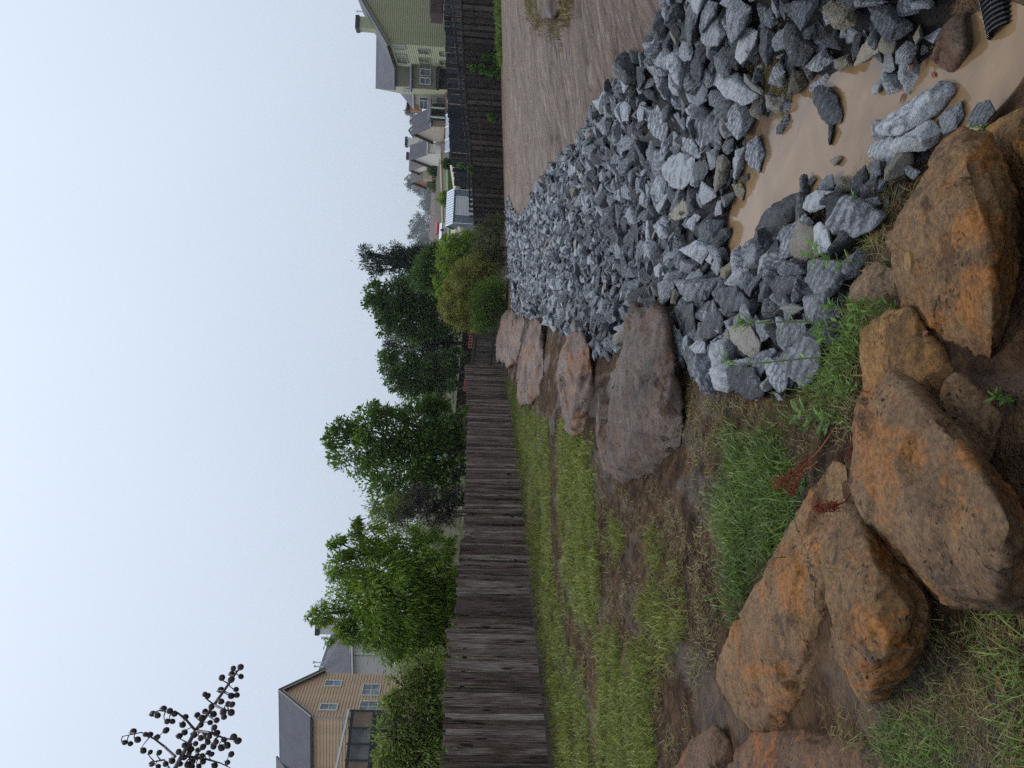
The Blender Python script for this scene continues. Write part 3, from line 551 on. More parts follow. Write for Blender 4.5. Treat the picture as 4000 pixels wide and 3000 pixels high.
HR = [  # crop, outline, material, label or None, zone
 ('a',[(850,5),(950,20),(910,120),(840,230),(830,480),(790,450),(750,300),(770,190)],'g_dark','long narrow banded stone pointing up the right bank',G_RIGHT),
 ('a',[(970,-10),(1120,30),(1080,150),(990,270),(940,350),(910,290),(940,160)],'g_dark',None,G_RIGHT),
 ('a',[(1100,130),(1160,230),(1200,350),(1110,490),(1000,500),(940,440),(940,360),(1010,250)],'g_pale','pale striped stone below the long narrow banded one',G_RIGHT),
 ('a',[(1230,10),(1360,-5),(1480,90),(1440,200),(1330,400),(1260,475),(1225,380),(1210,230)],'g_pale','tall greenish grey stone with straight streaks, tapering down to a point',G_RIGHT),
 ('a',[(1420,300),(1550,330),(1510,480),(1420,640),(1360,690),(1305,620),(1320,490),(1370,380)],'g_pale','streaked greenish stone under the point of the tapering stone',G_RIGHT),
 ('a',[(1580,330),(1650,310),(1740,370),(1720,520),(1650,720),(1600,650),(1565,550)],'g_dark',None,G_RIGHT),
 ('a',[(1870,260),(1970,270),(2040,370),(2170,510),(2100,640),(2040,710),(1900,640),(1840,500),(1820,390)],'g_black','dark stone crossed by one pale band, right of the bare roots',G_RIGHT),
 ('a',[(2060,720),(2150,620),(2270,520),(2360,650),(2212,770),(2120,770)],'g_white','white speckled stone below the dark stone with the pale band',G_RIGHT),
 ('a',[(1920,10),(2200,-10),(2210,60),(2100,200),(2010,330),(1940,220),(1910,80)],'g_dark','large blue grey stone with a sharp lower corner, at the edge of the picture',G_RIGHT),
 ('a',[(1610,120),(1700,80),(1760,180),(1770,240),(1690,300),(1620,270)],'g_dark',None,G_RIGHT),
 ('a',[(1690,-20),(1770,0),(1800,140),(1760,200),(1700,90)],'g_dark',None,G_RIGHT),
 ('a',[(1780,-20),(1880,-10),(1900,150),(1840,220),(1790,140)],'g_dark',None,G_RIGHT),
 ('a',[(1110,570),(1180,500),(1280,520),(1300,620),(1240,790),(1180,840),(1100,740),(1070,610)],'g_pale','blocky light grey stone above the big speckled one',G_RIGHT),
 ('a',[(950,770),(980,735),(1080,780),(1100,850),(1060,920),(1000,955),(960,880)],'g_white','light stone with a pale flat face left of the big speckled one',G_RIGHT),
 ('a',[(1130,840),(1330,790),(1420,880),(1500,980),(1560,1030),(1480,1100),(1400,1130),(1200,1050),(1090,920)],'g_dark','big wedge of black and white speckled stone amid the right bank',G_RIGHT),
 ('a',[(1400,800),(1450,810),(1610,980),(1590,1020),(1480,960),(1400,880)],'g_pale',None,G_RIGHT),
 ('a',[(870,550),(960,500),(990,600),(920,880),(860,850),(820,780),(830,650)],'g_dark',None,G_MID),
 ('a',[(700,530),(740,430),(830,460),(850,560),(830,640),(760,660),(700,610)],'g_dark',None,G_EDGE),
 ('a',[(420,680),(500,560),(600,510),(610,620),(580,760),(520,740),(450,710)],'g_dark',None,G_EDGE),
 ('a',[(620,670),(640,520),(690,460),(700,560),(720,640)],'g_dark',None,G_EDGE),
 ('a',[(1860,1050),(1900,850),(1930,740),(2030,780),(2080,900),(2000,980)],'g_tan','tan grey triangular stone standing beside the brown roots',G_RIGHT),
 ('a',[(1460,1190),(1550,1060),(1610,1030),(1640,1150),(1650,1260),(1560,1290),(1470,1240)],'g_tan','greenish tan stone left of the brown roots',G_RIGHT),
 ('a',[(1220,1230),(1300,1110),(1430,1140),(1500,1300),(1440,1400),(1330,1510),(1280,1450),(1220,1340)],'g_dark','stone split by a pale vertical vein, beside the greenish tan stone',G_MID),
 ('a',[(1130,1350),(1150,1240),(1220,1230),(1230,1350),(1280,1460),(1180,1490),(1140,1430)],'g_dark',None,G_MID),
 ('a',[(1010,1040),(1040,980),(1120,970),(1170,1040),(1100,1160),(1030,1130)],'g_dark',None,G_MID),
 ('a',[(830,1100),(960,910),(1010,970),(1000,1080),(900,1150)],'g_black',None,G_MID),
 ('a',[(790,1250),(930,1180),(1110,1170),(1140,1350),(1150,1560),(920,1590),(850,1480),(770,1360)],'g_black','big dark flat faced stone in the middle of the bed',G_MID),
 ('a',[(360,1290),(440,1140),(560,1130),(580,1400),(540,1540),(440,1480),(370,1380)],'g_dark','grey stone cut across by a white curved vein, in the middle of the bed',G_MID),
 ('a',[(760,1180),(830,1120),(910,1160),(850,1230),(790,1240)],'g_white',None,G_MID),
 ('a',[(640,1240),(690,1210),(770,1390),(740,1400)],'g_pale',None,G_MID),
 ('a',[(60,850),(160,810),(150,930),(100,1010)],'g_dark','small grey stone perched at the mud margin away from the others',G_EDGE),
 ('a',[(620,170),(640,130),(720,220),(710,250)],'g_dark','small stone lying apart on the pale mud above the bank',G_EDGE),
 ('a',[(240,720),(330,720),(330,850),(260,980)],'g_dark',None,G_EDGE),
 ('a',[(60,1150),(110,1090),(180,1130),(150,1300),(80,1310)],'g_dark',None,G_MID),
 ('a',[(240,1220),(290,1090),(340,1110),(310,1290),(260,1320)],'g_pale',None,G_MID),
 ('c',[(490,430),(620,290),(750,260),(870,330),(850,560),(750,660),(640,660),(550,580)],'g_black','biggest near black stone in the middle of the bed, left of the pool tip',G_MID),
 ('c',[(340,260),(400,110),(440,190),(520,350),(450,420),(360,340)],'g_pale','smooth light grey stone with a white lower corner, beside the biggest near black stone',G_MID),
 ('c',[(720,90),(860,120),(900,230),(940,310),(890,330),(760,240)],'g_dark',None,G_MID),
 ('c',[(870,370),(980,340),(1030,430),(960,560),(870,570),(840,500)],'g_dark',None,G_MID),
 ('c',[(990,260),(1100,230),(1130,300),(1090,420),(1040,450)],'g_pale',None,G_FAR),
 ('c',[(1110,310),(1180,290),(1250,370),(1200,580),(1090,690),(1070,600),(1100,420)],'g_black','dark upright stone standing at the far tip of the pool',G_FAR),
 ('c',[(1160,200),(1200,130),(1290,120),(1280,240),(1220,290),(1170,250)],'g_pale',None,G_FAR),
 ('c',[(1300,240),(1410,220),(1380,420),(1300,560),(1280,520),(1310,380)],'g_dark',None,G_FAR),
 ('c',[(1440,170),(1540,70),(1580,150),(1620,280),(1560,470),(1470,410),(1420,330)],'g_dark','half sunk grey stone on the right shore at the far tip of the pool',G_FAR),
 ('c',[(420,500),(510,470),(560,590),(530,740),(430,830),(400,700)],'g_dark','upright slab of grey stone next to the biggest near black stone',G_MID),
 ('c',[(940,570),(1010,620),(1090,680),(1100,740),(960,830),(910,740)],'g_pale','grey stone with white veins facing the far tip of the pool',G_FAR),
 ('c',[(590,930),(740,770),(820,860),(780,960),(650,1000)],'g_tan','greenish brown wedge stone in the middle of the bed',G_MID),
 ('c',[(760,1030),(880,910),(930,960),(840,1120)],'g_dark',None,G_MID),
 ('c',[(910,1060),(1010,990),(1180,1000),(1160,1130),(1080,1240),(960,1250),(900,1130)],'g_dark','wide grey stone with a thin white line along its top, left of the pool tip',G_FAR),
 ('c',[(1060,1240),(1150,1090),(1250,1080),(1260,1160),(1090,1330)],'g_dark',None,G_FAR),
 ('c',[(700,1320),(880,1210),(950,1280),(1060,1270),(940,1470),(830,1400)],'g_dark','grey stone flecked with white quartz on its upper edge, left of the brown roots',G_MID),
 ('c',[(980,1430),(1040,1330),(1070,1400),(1050,1480)],'g_white',None,G_MID),
 ('c',[(1040,1510),(1090,1390),(1150,1400),(1160,1540),(1110,1600)],'g_dark',None,G_MID),
 ('c',[(1150,740),(1290,690),(1300,730),(1190,860),(1165,820)],'g_white','white stone lying at the water edge at the far tip of the pool',G_FAR),
 ('c',[(1270,610),(1370,600),(1410,680),(1380,790),(1310,720)],'g_tan','olive grey stone standing in the far tip of the pool',G_FAR),
 ('c',[(1360,530),(1450,490),(1450,560),(1390,580)],'g_black',None,G_FAR),
 ('c',[(1080,900),(1110,790),(1170,770),(1160,930),(1090,950)],'g_dark',None,G_FAR),
 ('c',[(1470,1240),(1590,1020),(1640,880),(1860,750),(2060,680),(2060,760),(1960,900),(1850,1060),(1800,1220),(1640,1320),(1550,1330)],'g_black','big dark slanting ridged stone on the left shore of the pool',G_SHORE),
 ('c',[(1790,1280),(1810,1150),(1900,1100),(2060,930),(2150,1020),(2130,1180),(2060,1320),(1860,1400),(1790,1400)],'g_dark','grey knobbly stone in front of the big slanting one',G_SHORE),
 ('d',[(650,860),(690,740),(800,670),(970,680),(1000,780),(900,850),(740,920)],'g_pale','flat topped grey stone right of the big slanting one',G_SHORE),
 ('d',[(900,1040),(980,920),(1070,740),(1200,740),(1360,830),(1560,940),(1400,1110),(1210,1180),(1000,1130)],'g_black','dark two faced stone with a white fleck, by the largest boulder',G_SHORE),
 ('d',[(1140,580),(1240,500),(1320,410),(1360,520),(1300,660),(1250,740),(1170,680)],'g_dark','pointed grey stone between the tangled roots and the largest boulder',G_SHORE),
 ('d',[(820,620),(900,520),(970,500),(990,650),(830,670)],'g_black',None,G_SHORE),
 ('d',[(690,590),(740,530),(800,550),(730,630)],'g_black','small dark stone on the pool edge left of the tangled roots',G_SHORE),
 ('d',[(740,1210),(780,1080),(840,1010),(920,1100),(960,1270),(900,1340),(780,1360)],'g_white','light grey stone behind the feathery weed',G_SHORE),
 ('d',[(1340,260),(1370,200),(1440,150),(1600,90),(1640,230),(1590,370),(1440,340),(1360,310)],'g_white','black and white spotted stone at the tip of the striped slab',G_SHORE),
 ('d',[(1690,430),(1800,410),(1920,470),(1850,560),(1730,480)],'g_dark',None,G_SHORE),
 ('d',[(1480,560),(1580,540),(1540,680),(1460,690)],'g_dark',None,G_SHORE),
 ('d',[(1370,370),(1480,350),(1500,500),(1380,560)],'g_dark',None,G_SHORE),
 ('d',[(940,350),(1040,300),(1080,330),(990,410)],'g_tan','small tan stone in the pool above the tangled roots',G_SHORE),
 ('d',[(1280,780),(1460,740),(1490,820),(1430,860)],'g_pale',None,G_SHORE),
 ('b',[(600,1380),(700,1280),(900,1180),(1100,1040),(1290,890),(1400,900),(1460,990),(1350,1140),(1260,1230),(1000,1340),(880,1470),(650,1460)],'g_dark','long striped slab of stone lying in the pool, pointing at the open water',G_SHORE),
 ('b',[(760,1600),(830,1500),(1100,1450),(1200,1300),(1340,1430),(1250,1530),(1150,1620),(950,1640),(800,1640)],'g_white','white stone with black streaks underneath the long striped slab',G_SHORE),
 ('b',[(1290,1280),(1380,1200),(1530,1090),(1560,1250),(1480,1380),(1340,1450)],'g_pale','half sunk grey stone between the striped slab and the largest boulder',G_SHORE),
 ('b',[(1590,1310),(1700,1120),(1830,1080),(1900,1200),(1800,1330),(1650,1360)],'g_pale','grey stone at the water edge where a sprig grows, against the boulders',G_SHORE),
 ('b',[(0,920),(110,950),(190,1040),(250,1230),(230,1320),(90,1340),(0,1240),(-60,1100),(-50,960)],'g_black','dark stone standing by itself in the pool near its right shore',G_RIGHT),
 ('b',[(100,1340),(160,1340),(160,1420),(110,1570),(95,1500)],'g_dark','thin sliver of stone in the pool, touching the lone dark stone',G_RIGHT),
 ('b',[(530,80),(770,50),(860,130),(990,250),(1010,310),(870,400),(740,460),(640,330),(560,200)],'g_dark','big blue grey stone above the round speckled one',G_RIGHT),
 ('b',[(830,560),(950,440),(1060,500),(1000,650),(940,720),(830,680)],'g_white','round speckled pinkish white stone at the water edge',G_RIGHT),
 ('b',[(640,480),(680,380),(830,450),(800,560),(720,590),(650,550)],'g_tan','yellowish stone under the big blue grey one',G_RIGHT),
 ('b',[(40,90),(130,10),(340,40),(410,170),(390,270),(270,320),(170,300),(50,140)],'g_tan','bulky tan crusted stone on the right bank',G_RIGHT),
 ('b',[(360,0),(600,-20),(740,20),(580,60),(400,80)],'g_black',None,G_RIGHT),
 ('b',[(160,650),(330,580),(350,680),(240,760),(170,740)],'g_tan',None,G_RIGHT),
 ('b',[(380,690),(470,480),(580,340),(640,360),(640,560),(490,660),(390,710)],'g_tan','brown grey slanting slab above the grass tuft in the pool',G_RIGHT),
 ('b',[(345,560),(380,380),(460,380),(420,560),(370,650)],'g_dark',None,G_RIGHT),
 ('b',[(560,960),(620,880),(690,870),(640,1000),(570,1020)],'g_white','small banded stone poking out of the pool among twigs',G_RIGHT),
 ('b',[(980,30),(1200,-20),(1240,40),(1190,90),(1000,100)],'g_pale','pale grey stone near the boulder by the pipe',G_RIGHT),
 ('b',[(1010,390),(1090,270),(1110,400),(1040,480)],'g_tan',None,G_RIGHT),
 ('b',[(0,460),(180,310),(260,420),(240,540),(60,500)],'g_dark',None,G_RIGHT),
 ('e',[(920,290),(1010,170),(1190,80),(1160,230),(1050,340),(960,320)],'g_pale','light grey lens shaped stone in front of the brown roots',G_LEFT),
 ('e',[(1130,360),(1240,230),(1370,160),(1290,300),(1180,440)],'g_black','dark smooth narrow slab leaning beside the lens shaped stone',G_LEFT),
 ('e',[(1290,300),(1380,170),(1450,200),(1400,380),(1300,410)],'g_dark',None,G_LEFT),
 ('e',[(1400,310),(1480,210),(1690,210),(1740,260),(1600,450),(1490,500)],'g_black','dark stone with wavy ridges, left of the big square stone',G_LEFT),
 ('e',[(1480,130),(1560,50),(1720,90),(1800,180),(1690,210),(1510,190)],'g_dark',None,G_LEFT),
 ('e',[(1800,280),(1830,50),(1950,20),(2140,60),(2212,150),(2150,330),(1990,510),(1900,430)],'g_pale','big square grey stone under the feathery weed',G_LEFT),
 ('e',[(370,260),(480,275),(590,290),(800,250),(850,240),(720,470),(580,420),(500,490),(420,380)],'g_pale','light stone with curved dark bands, beyond the tips of the tall stems',G_LEFT),
 ('e',[(370,600),(390,530),(570,510),(560,650),(600,850),(560,910),(470,880),(420,750)],'g_dark','stone with a white left side, beside the big umber boulder',G_LEFT),
 ('e',[(580,420),(620,400),(700,500),(690,600),(590,610)],'g_black',None,G_LEFT),
 ('e',[(630,820),(700,640),(790,470),(800,600),(830,690),(910,720),(880,820),(700,930)],'g_dark','stone edged with a straight white line, left of the tall stem tip',G_LEFT),
 ('e',[(780,490),(880,420),(930,560),(930,690),(840,690),(770,580)],'g_pale',None,G_LEFT),
 ('e',[(750,390),(880,340),(1040,320),(1170,480),(1100,560),(940,620),(890,420)],'g_dark',None,G_LEFT),
 ('e',[(310,820),(350,760),(430,800),(480,930),(470,1190),(420,1200),(350,1030)],'g_black','tall dark pitted stone at the outer end of the heap next to the umber boulder',G_LEFT),
 ('e',[(480,970),(540,970),(600,1090),(610,1290),(550,1290),(480,1100)],'g_black','dark pointed stone lowest on the soil at the outer end of the heap',G_LEFT),
 ('e',[(530,990),(620,900),(700,930),(720,1130),(640,1100)],'g_dark',None,G_LEFT),
 ('e',[(720,980),(830,880),(860,920),(800,1090),(730,1100)],'g_black',None,G_LEFT),
 ('e',[(870,900),(950,820),(1000,950),(900,990)],'g_pale',None,G_LEFT),
 ('e',[(950,760),(1180,740),(1300,940),(1280,1060),(1190,1100),(1060,1000),(980,900)],'g_white','wide pale speckled stone between the two tall stems',G_LEFT),
 ('e',[(1240,700),(1440,690),(1450,840),(1310,930),(1270,820)],'g_pale',None,G_LEFT),
 ('e',[(1470,800),(1500,710),(1780,690),(1790,850),(1640,940),(1560,1030),(1490,950)],'g_pale','pale stone with swirling bands just under the longer stem',G_LEFT),
 ('e',[(1460,1130),(1560,1030),(1740,890),(1850,810),(1970,860),(1950,1000),(1930,1220),(1800,1390),(1720,1400),(1600,1280)],'g_pale','biggest stone of the heap, pale on top and dark in front, behind the shorter stem',G_LEFT),
 ('e',[(1180,1110),(1300,1040),(1440,990),(1480,1040),(1340,1190),(1270,1360),(1240,1260)],'g_dark',None,G_LEFT),
 ('e',[(1340,1200),(1400,1100),(1480,1150),(1600,1290),(1570,1440),(1500,1480),(1400,1370)],'g_dark',None,G_LEFT),
 ('e',[(920,1260),(960,1180),(1230,1210),(1340,1430),(1330,1500),(1200,1560),(1060,1500),(960,1370)],'g_black','rounded black white-streaked stone lying on the soil beside the heap',G_LEFT),
 ('e',[(840,1320),(910,1290),(920,1380),(880,1440),(830,1390)],'g_tan','small tan stone on the soil beside the rounded black one',G_LEFT),
 ('e',[(1430,1470),(1500,1490),(1550,1560),(1490,1560)],'g_white','small white stone on the soil below the heap',G_LEFT),
 ('e',[(190,290),(270,250),(370,260),(360,420),(240,540),(200,420)],'g_pale',None,G_MID),
 ('e',[(340,440),(380,350),(420,420),(390,520),(330,510)],'g_tan',None,G_MID),
 ('e',[(250,680),(360,590),(400,730),(300,740)],'g_black',None,G_LEFT),
 ('e',[(1500,560),(1640,510),(1780,560),(1650,640)],'g_black',None,G_LEFT),
 ('e',[(150,120),(220,70),(260,200),(220,240),(160,220)],'g_pale',None,G_MID),
 ('e',[(880,130),(990,60),(1020,130),(920,250),(870,220)],'g_tan',None,G_FAR)]
placed = []                                                            # (x, y, radius) of stones already lying
for i, (cr, poly, mt, lab, zone) in enumerate(HR):
    ox, oy = CR[cr]; pl = [(ox + x / 2.765, oy + y / 2.765) for x, y in poly]
    cx = sum(p[0] for p in pl) / len(pl); cy = sum(p[1] for p in pl) / len(pl)
    low = max(pl); d = at_d(*low); wpx = max(max(p[1] for p in pl) - min(p[1] for p in pl), max(p[0] for p in pl) - min(p[0] for p in pl))
    size = wpx / FPX * d; rg = random.Random(i)
    grow = 1.06; pl = [(cx + (x - cx) * grow, cy + (y - cy) * grow) for x, y in pl]
    rid = [(cx + (x - cx) * f, cy + (y - cy) * f, size * s) for (x, y), f, s in [(rg.choice(pl), rg.uniform(.15, .6), rg.uniform(.14, .3)) for _ in range(4)]]
    o = stone('quarry_stone', pl, M[mt], rid, k=rg.uniform(.45, .75), back=.75, thick=size * .45, vox=44, amp=size * .05, freq=3.0 / size, seed=i + 1, rc=True, smooth_it=0, layers=.0, lift=.06, tone=(rg.random() * .3 if mt == 'g_black' else rg.random() * .9))
    tag(o, lab or GLAB[zone], 'stone', zone)
    c = P(cx, cy, d); placed.append((c.x, c.y, size * .5))
N_HAND = len(HR)
# ---------------------------------------------------------------- the rest of the stone bed
def rock_variant(seed, fine):
    rg = random.Random(seed); pts = []
    ex = (1.0, rg.uniform(.5, .85), rg.uniform(.35, .65))
    for _ in range(rg.randint(11, 16)):
        v = Vector((rg.gauss(0, 1), rg.gauss(0, 1), rg.gauss(0, 1))).normalized(); v = v / max(abs(v.x) ** 1.0, abs(v.y), abs(v.z)) * rg.uniform(.72, 1)
        pts.append(Vector((v.x * ex[0], v.y * ex[1], v.z * ex[2])))
    V, F = hull(pts); V = V / np.abs(V).max()
    if fine:
        V, F = remesh(V, F, 2.0 / 20); V = roughen(V, F, .10, 1.8, seed, layers=.0, ldir=Vector((rg.uniform(-.3, .3), rg.uniform(-.3, .3), 1)).normalized())
    return V, (np.array(F) if not isinstance(F, np.ndarray) else F)
FINE = [rock_variant(100 + i, True) for i in range(14)]
COARSE = [rock_variant(300 + i, False) for i in range(26)]
fine_me = []
for i, (V, F) in enumerate(FINE):
    for mt in ('g_dark', 'g_dark', 'g_pale', 'g_black'):
        me = np_mesh('quarry_stone', V, F, True); attr(me, 'rc', V + i * 3.1, 'FLOAT_VECTOR'); attr(me, 'tone', np.full(len(V), (i * .137) % 1)); me.materials.append(M[mt]); fine_me.append(me)
xs = [p[0] for p in ROCKZONE]; ys = [p[1] for p in ROCKZONE]
rg = random.Random(42); grid = {}; cand = []
def near(x, y, r, lst_cell=.5):
    cx, cy = int(x / lst_cell), int(y / lst_cell)
    for i in range(cx - 1, cx + 2):
        for j in range(cy - 1, cy + 2):
            for (a, b, q) in grid.get((i, j), ()):
                if (a - x) ** 2 + (b - y) ** 2 < ((q + r) * .62) ** 2: return True
    return False
def occupy(x, y, r): grid.setdefault((int(x / .5), int(y / .5)), []).append((x, y, r))
for p in placed: occupy(*p)
bgrid = [(o.location.x, o.location.y, max(o.dimensions.x, o.dimensions.y) * .42) for o in BOULDERS.values()]
N_TRY = 60000
X_ = np.array([rg.uniform(min(xs), max(xs)) for _ in range(N_TRY)]); Y_ = np.array([min(ys) + (max(ys) - min(ys)) * rg.random() for _ in range(N_TRY)])
ok = inpoly(X_, Y_, ROCKZONE); X_, Y_ = X_[ok], Y_[ok]; Z_ = Tn(X_, Y_)
# a sprinkling of strays off the edge of the bed
for x, y, z in zip(X_, Y_, Z_):
    if z < WATER - 0.04: continue
    r = rg.choice((.06, .075, .085, .1, .11, .13, .16)) * (1.2 if y < 9 else 1.0)
    if near(x, y, r) or any((x - a) ** 2 + (y - b) ** 2 < c * c for a, b, c in bgrid): continue
    occupy(x, y, r); cand.append((x, y, z, r))
# a lower layer fills the gaps between them
low = []
for k in range(0, len(X_), 3):
    x, y, z = X_[k] + .01, Y_[k], Z_[k]
    if z < WATER - .03: continue
    low.append((x, y, z - .05, rg.uniform(.06, .1)))
cand.sort(key=lambda c: -c[3] / (c[1] + .3))
single, rest = cand[:300 - N_HAND], cand[300 - N_HAND:]
poolc = np.array([(at(3150, 650).x, at(3150, 650).y)])
M_c = at(2600, 1500)
used = {}
for (x, y, z, r) in single:
    me = fine_me[rg.randrange(len(fine_me))]
    o = bpy.data.objects.new('quarry_stone', me); COL.objects.link(o)
    o.scale = (r * 1.15, r * 1.15 * rg.uniform(.8, 1.1), r * 1.1); o.rotation_euler = (rg.uniform(-.7, .7), rg.uniform(-.7, .7), rg.uniform(0, 6.28)); o.location = (x, y, z + r * .3)
    px, py, d = proj((x, y, z))
    zone = G_RIGHT if px > 2880 and py < 560 else G_EDGE if py < 300 - (px - 2400) * .25 else G_LEFT if py > 1180 and px > 2600 else G_SHORE if px > 3050 else G_FAR if px > 2790 else G_MID if d < 11 else G_END
    tag(o, GLAB[zone], 'stone', zone)
def merged(items, variants, lift, seed):
    rs = np.random.default_rng(seed); Vs, Fs, Rc, To = [], [], [], []; b = 0
    for (x, y, z, r) in items:
        V, F = variants[rs.integers(len(variants))]
        a, e, c = rs.uniform(-.8, .8), rs.uniform(-.8, .8), rs.uniform(0, 6.28)
        R = np.array(Matrix.Rotation(c, 3, 'Z') @ Matrix.Rotation(e, 3, 'Y') @ Matrix.Rotation(a, 3, 'X'))
        s = r * np.array([1.15, 1.15 * rs.uniform(.75, 1.1), 1.1])
        Vs.append((V * s) @ R.T + (x, y, z + r * lift)); Rc.append(V + rs.uniform(0, 60, 3)); To.append(np.full(len(V), rs.random())); Fs.append(F + b); b += len(V)
    return np.concatenate(Vs), np.concatenate(Fs), np.concatenate(Rc), np.concatenate(To)
V, F, Rc, To = merged(rest, COARSE, .3, 5)
o = put('quarry_stones', V, F, M['g_dark'], None, False, attrs=[('rc', Rc, 'FLOAT_VECTOR'), ('tone', To, 'FLOAT')])
tag(o, 'countless smaller grey stones paving the whole drainage bed', kind='stuff')
V, F, Rc, To = merged(low, COARSE, .2, 6)
o = put('stone_chips', V, F, M['g_dark'], None, False, attrs=[('rc', Rc, 'FLOAT_VECTOR'), ('tone', To, 'FLOAT')])
tag(o, 'small grey stones filling the gaps of the drainage bed', kind='stuff')

# ---------------------------------------------------------------- fences
def board_variant(seed, w, th, bend, cuts=4):
    rg = random.Random(seed); V = []; F = []
    bx, by, tw = rg.uniform(-bend, bend), rg.uniform(-bend, bend), rg.uniform(-.12, .12)
    for k in range(cuts + 1):
        z = k / cuts; q = 4 * z * (1 - z); ox = bx * q + rg.uniform(-.003, .003); oy = by * q
        ww = w / 2 * (1 + rg.uniform(-.05, .03)); a = tw * (z - .5)
        for sx, sy in ((-1, -1), (1, -1), (1, 1), (-1, 1)):
            x, y = sx * ww, sy * th / 2
            V.append((ox + x * cos(a) - y * sin(a), oy + x * sin(a) + y * cos(a), z + (rg.uniform(-.008, .008) if k in (0, cuts) else 0)))
    for k in range(cuts):
        for j in range(4): F.append((k * 4 + j, k * 4 + (j + 1) % 4, k * 4 + 4 + (j + 1) % 4, k * 4 + 4 + j))
    F += [(3, 2, 1, 0), tuple(cuts * 4 + j for j in range(4))]
    return V, F
class Boards:
    def __init__(s, name, n, w, th, bend, mat, seed):
        s.me = []
        for i in range(n):
            V, F = board_variant(seed + i, w, th, bend); me = np_mesh(name, V, F); me.materials.append(mat); s.me.append(me)
        s.name = name; s.rg = random.Random(seed)
    def add(s, foot, top, along, parent, lean=.0, mat=None):
        h = (top - foot).length; o = bpy.data.objects.new(s.name, s.rg.choice(s.me)); COL.objects.link(o); o.parent = parent
        z = (top - foot).normalized(); x = Vector(along); x = (x - z * x.dot(z)).normalized()
        x = (x + z * s.rg.uniform(-lean, lean)).normalized(); y = z.cross(x)
        m = Matrix(((x.x, y.x, z.x, 0), (x.y, y.y, z.y, 0), (x.z, y.z, z.z, 0), (0, 0, 0, 1)))
        o.matrix_local = Matrix.Translation(foot - LOC[parent.name]) @ m @ Matrix.Diagonal((1, 1, h, 1)); return o
M['fence_wood'] = mat_wood('weathered_plank', (0.022, 0.013, 0.010), (0.115, 0.074, 0.058), (0.44, 0.37, 0.33), moss=.2)
M['fence_dark'] = mat_wood('dark_stained_plank', (0.018, 0.014, 0.0115), (0.05, 0.039, 0.032), (0.13, 0.105, 0.088))
M['fence_black'] = mat_wood('black_plank', (0.010, 0.011, 0.0135), (0.026, 0.028, 0.033), (0.08, 0.084, 0.092))
M['fence_far'] = mat_wood('umber_plank', (0.012, 0.008, 0.007), (0.03, 0.021, 0.018), (0.06, 0.045, 0.04))
M['fence_mid'] = mat_wood('dusty_picket', (0.04, 0.034, 0.03), (0.085, 0.074, 0.066), (0.16, 0.145, 0.13))
M['fence_grey'] = mat_wood('greyed_plank', (0.035, 0.026, 0.02), (0.085, 0.068, 0.055), (0.17, 0.145, 0.12))
def interp(pts, t):                                                   # pts: (key, value...) sorted by key
    for a, b in zip(pts, pts[1:]):
        if t <= b[0] or b is pts[-1]:
            k = (t - a[0]) / (b[0] - a[0]); return tuple(x + (y - x) * k for x, y in zip(a[1:], b[1:]))
# left plank fence: pixel row -> base column, top column
LB = [(1410, 1964, 1817), (1600, 1985, 1818), (1808, 2009, 1818), (2061, 2063, 1812), (2070, 2066, 1800), (2340, 2099, 1781), (2440, 2106, 1778), (2446, 2110, 1747), (3000, 2161, 1731), (3300, 2190, 1724)]
lf_pts = []
for py, bx, tx in LB:
    b = on(bx, py, -1.76 if py < 2400 else -1.78); d = (b - EYE).dot(F_); tp = P(tx, py, d); lf_pts.append((b.y, b.x, b.z, tp.z - b.z))
lf_pts.sort()
# straighten the line in plan
yA, yB = lf_pts[0][0], lf_pts[-1][0]
cA = np.polyfit([p[0] for p in lf_pts], [p[1] for p in lf_pts], 2)
def LF(y): x, z, h = interp(lf_pts, y); x = float(np.polyval(cA, y)); return Vector((x, y, T(x, y))), h
root = empty('plank_fence', LF(yA)[0], 'long weathered brown plank fence leaning along the left side of the grass', 'fence')
bds = Boards('picket', 14, .146, .018, .018, M['fence_wood'], 11)
y = yA - .3; n = 0; rg = random.Random(3)
while y < yB:
    b, h = LF(y); b2, _ = LF(y + .1); al = (b2 - b).normalized(); out = Vector((al.y, -al.x, 0))
    h = h + rg.choice((rg.uniform(-.03, .03), rg.uniform(-.03, .03), rg.uniform(-.07, .04)))
    warp = 1 if 19 < y < 24.5 else .35
    foot = b + Vector((0, 0, -.06 if rg.random() < .8 else .1)) + out * rg.uniform(0, .03 + .05 * warp) + al * rg.uniform(-.05, .05) * (warp - .3)
    bds.add(foot, b + Vector((0, 0, h)) + out * rg.uniform(-.01, .012) + al * rg.uniform(-.02, .02), al, root, .02)
    y += al.y * (.1345 + rg.uniform(-.002, .004)); n += 1
for k in range(12):
    a = yA + (yB - yA) * k / 12; c = yA + (yB - yA) * (k + 1) / 12; pa, ha = LF(a); pc, hc = LF(c); al = (pc - pa).normalized(); out = Vector((al.y, -al.x, 0))
    for f in (.2, .85): MB().bar(pa + Vector((0, 0, ha * f)) - out * .05, pc + Vector((0, 0, hc * f)) - out * .05, .04, .085).build('rail', M['fence_dark'], root)
    MB().box(pa - out * .12 + Vector((0, 0, ha * .45)), al * .045, out * .045, Vector((0, 0, ha * .5))).build('post', M['fence_wood'], root)
kb = [yA - .3, 13.6, 14.9, 16.2, 17.4]
for a, c in zip(kb, kb[1:]):
    pa, _ = LF(a); pc, _ = LF(c - .03); al = (pc - pa).normalized(); out = Vector((al.y, -al.x, 0))
    MB().bar(pa + out * .09 + Vector((0, 0, .045)), pc + out * .10 + Vector((0, 0, .035)), .03, .15).build('base_board', M['fence_grey'], root)

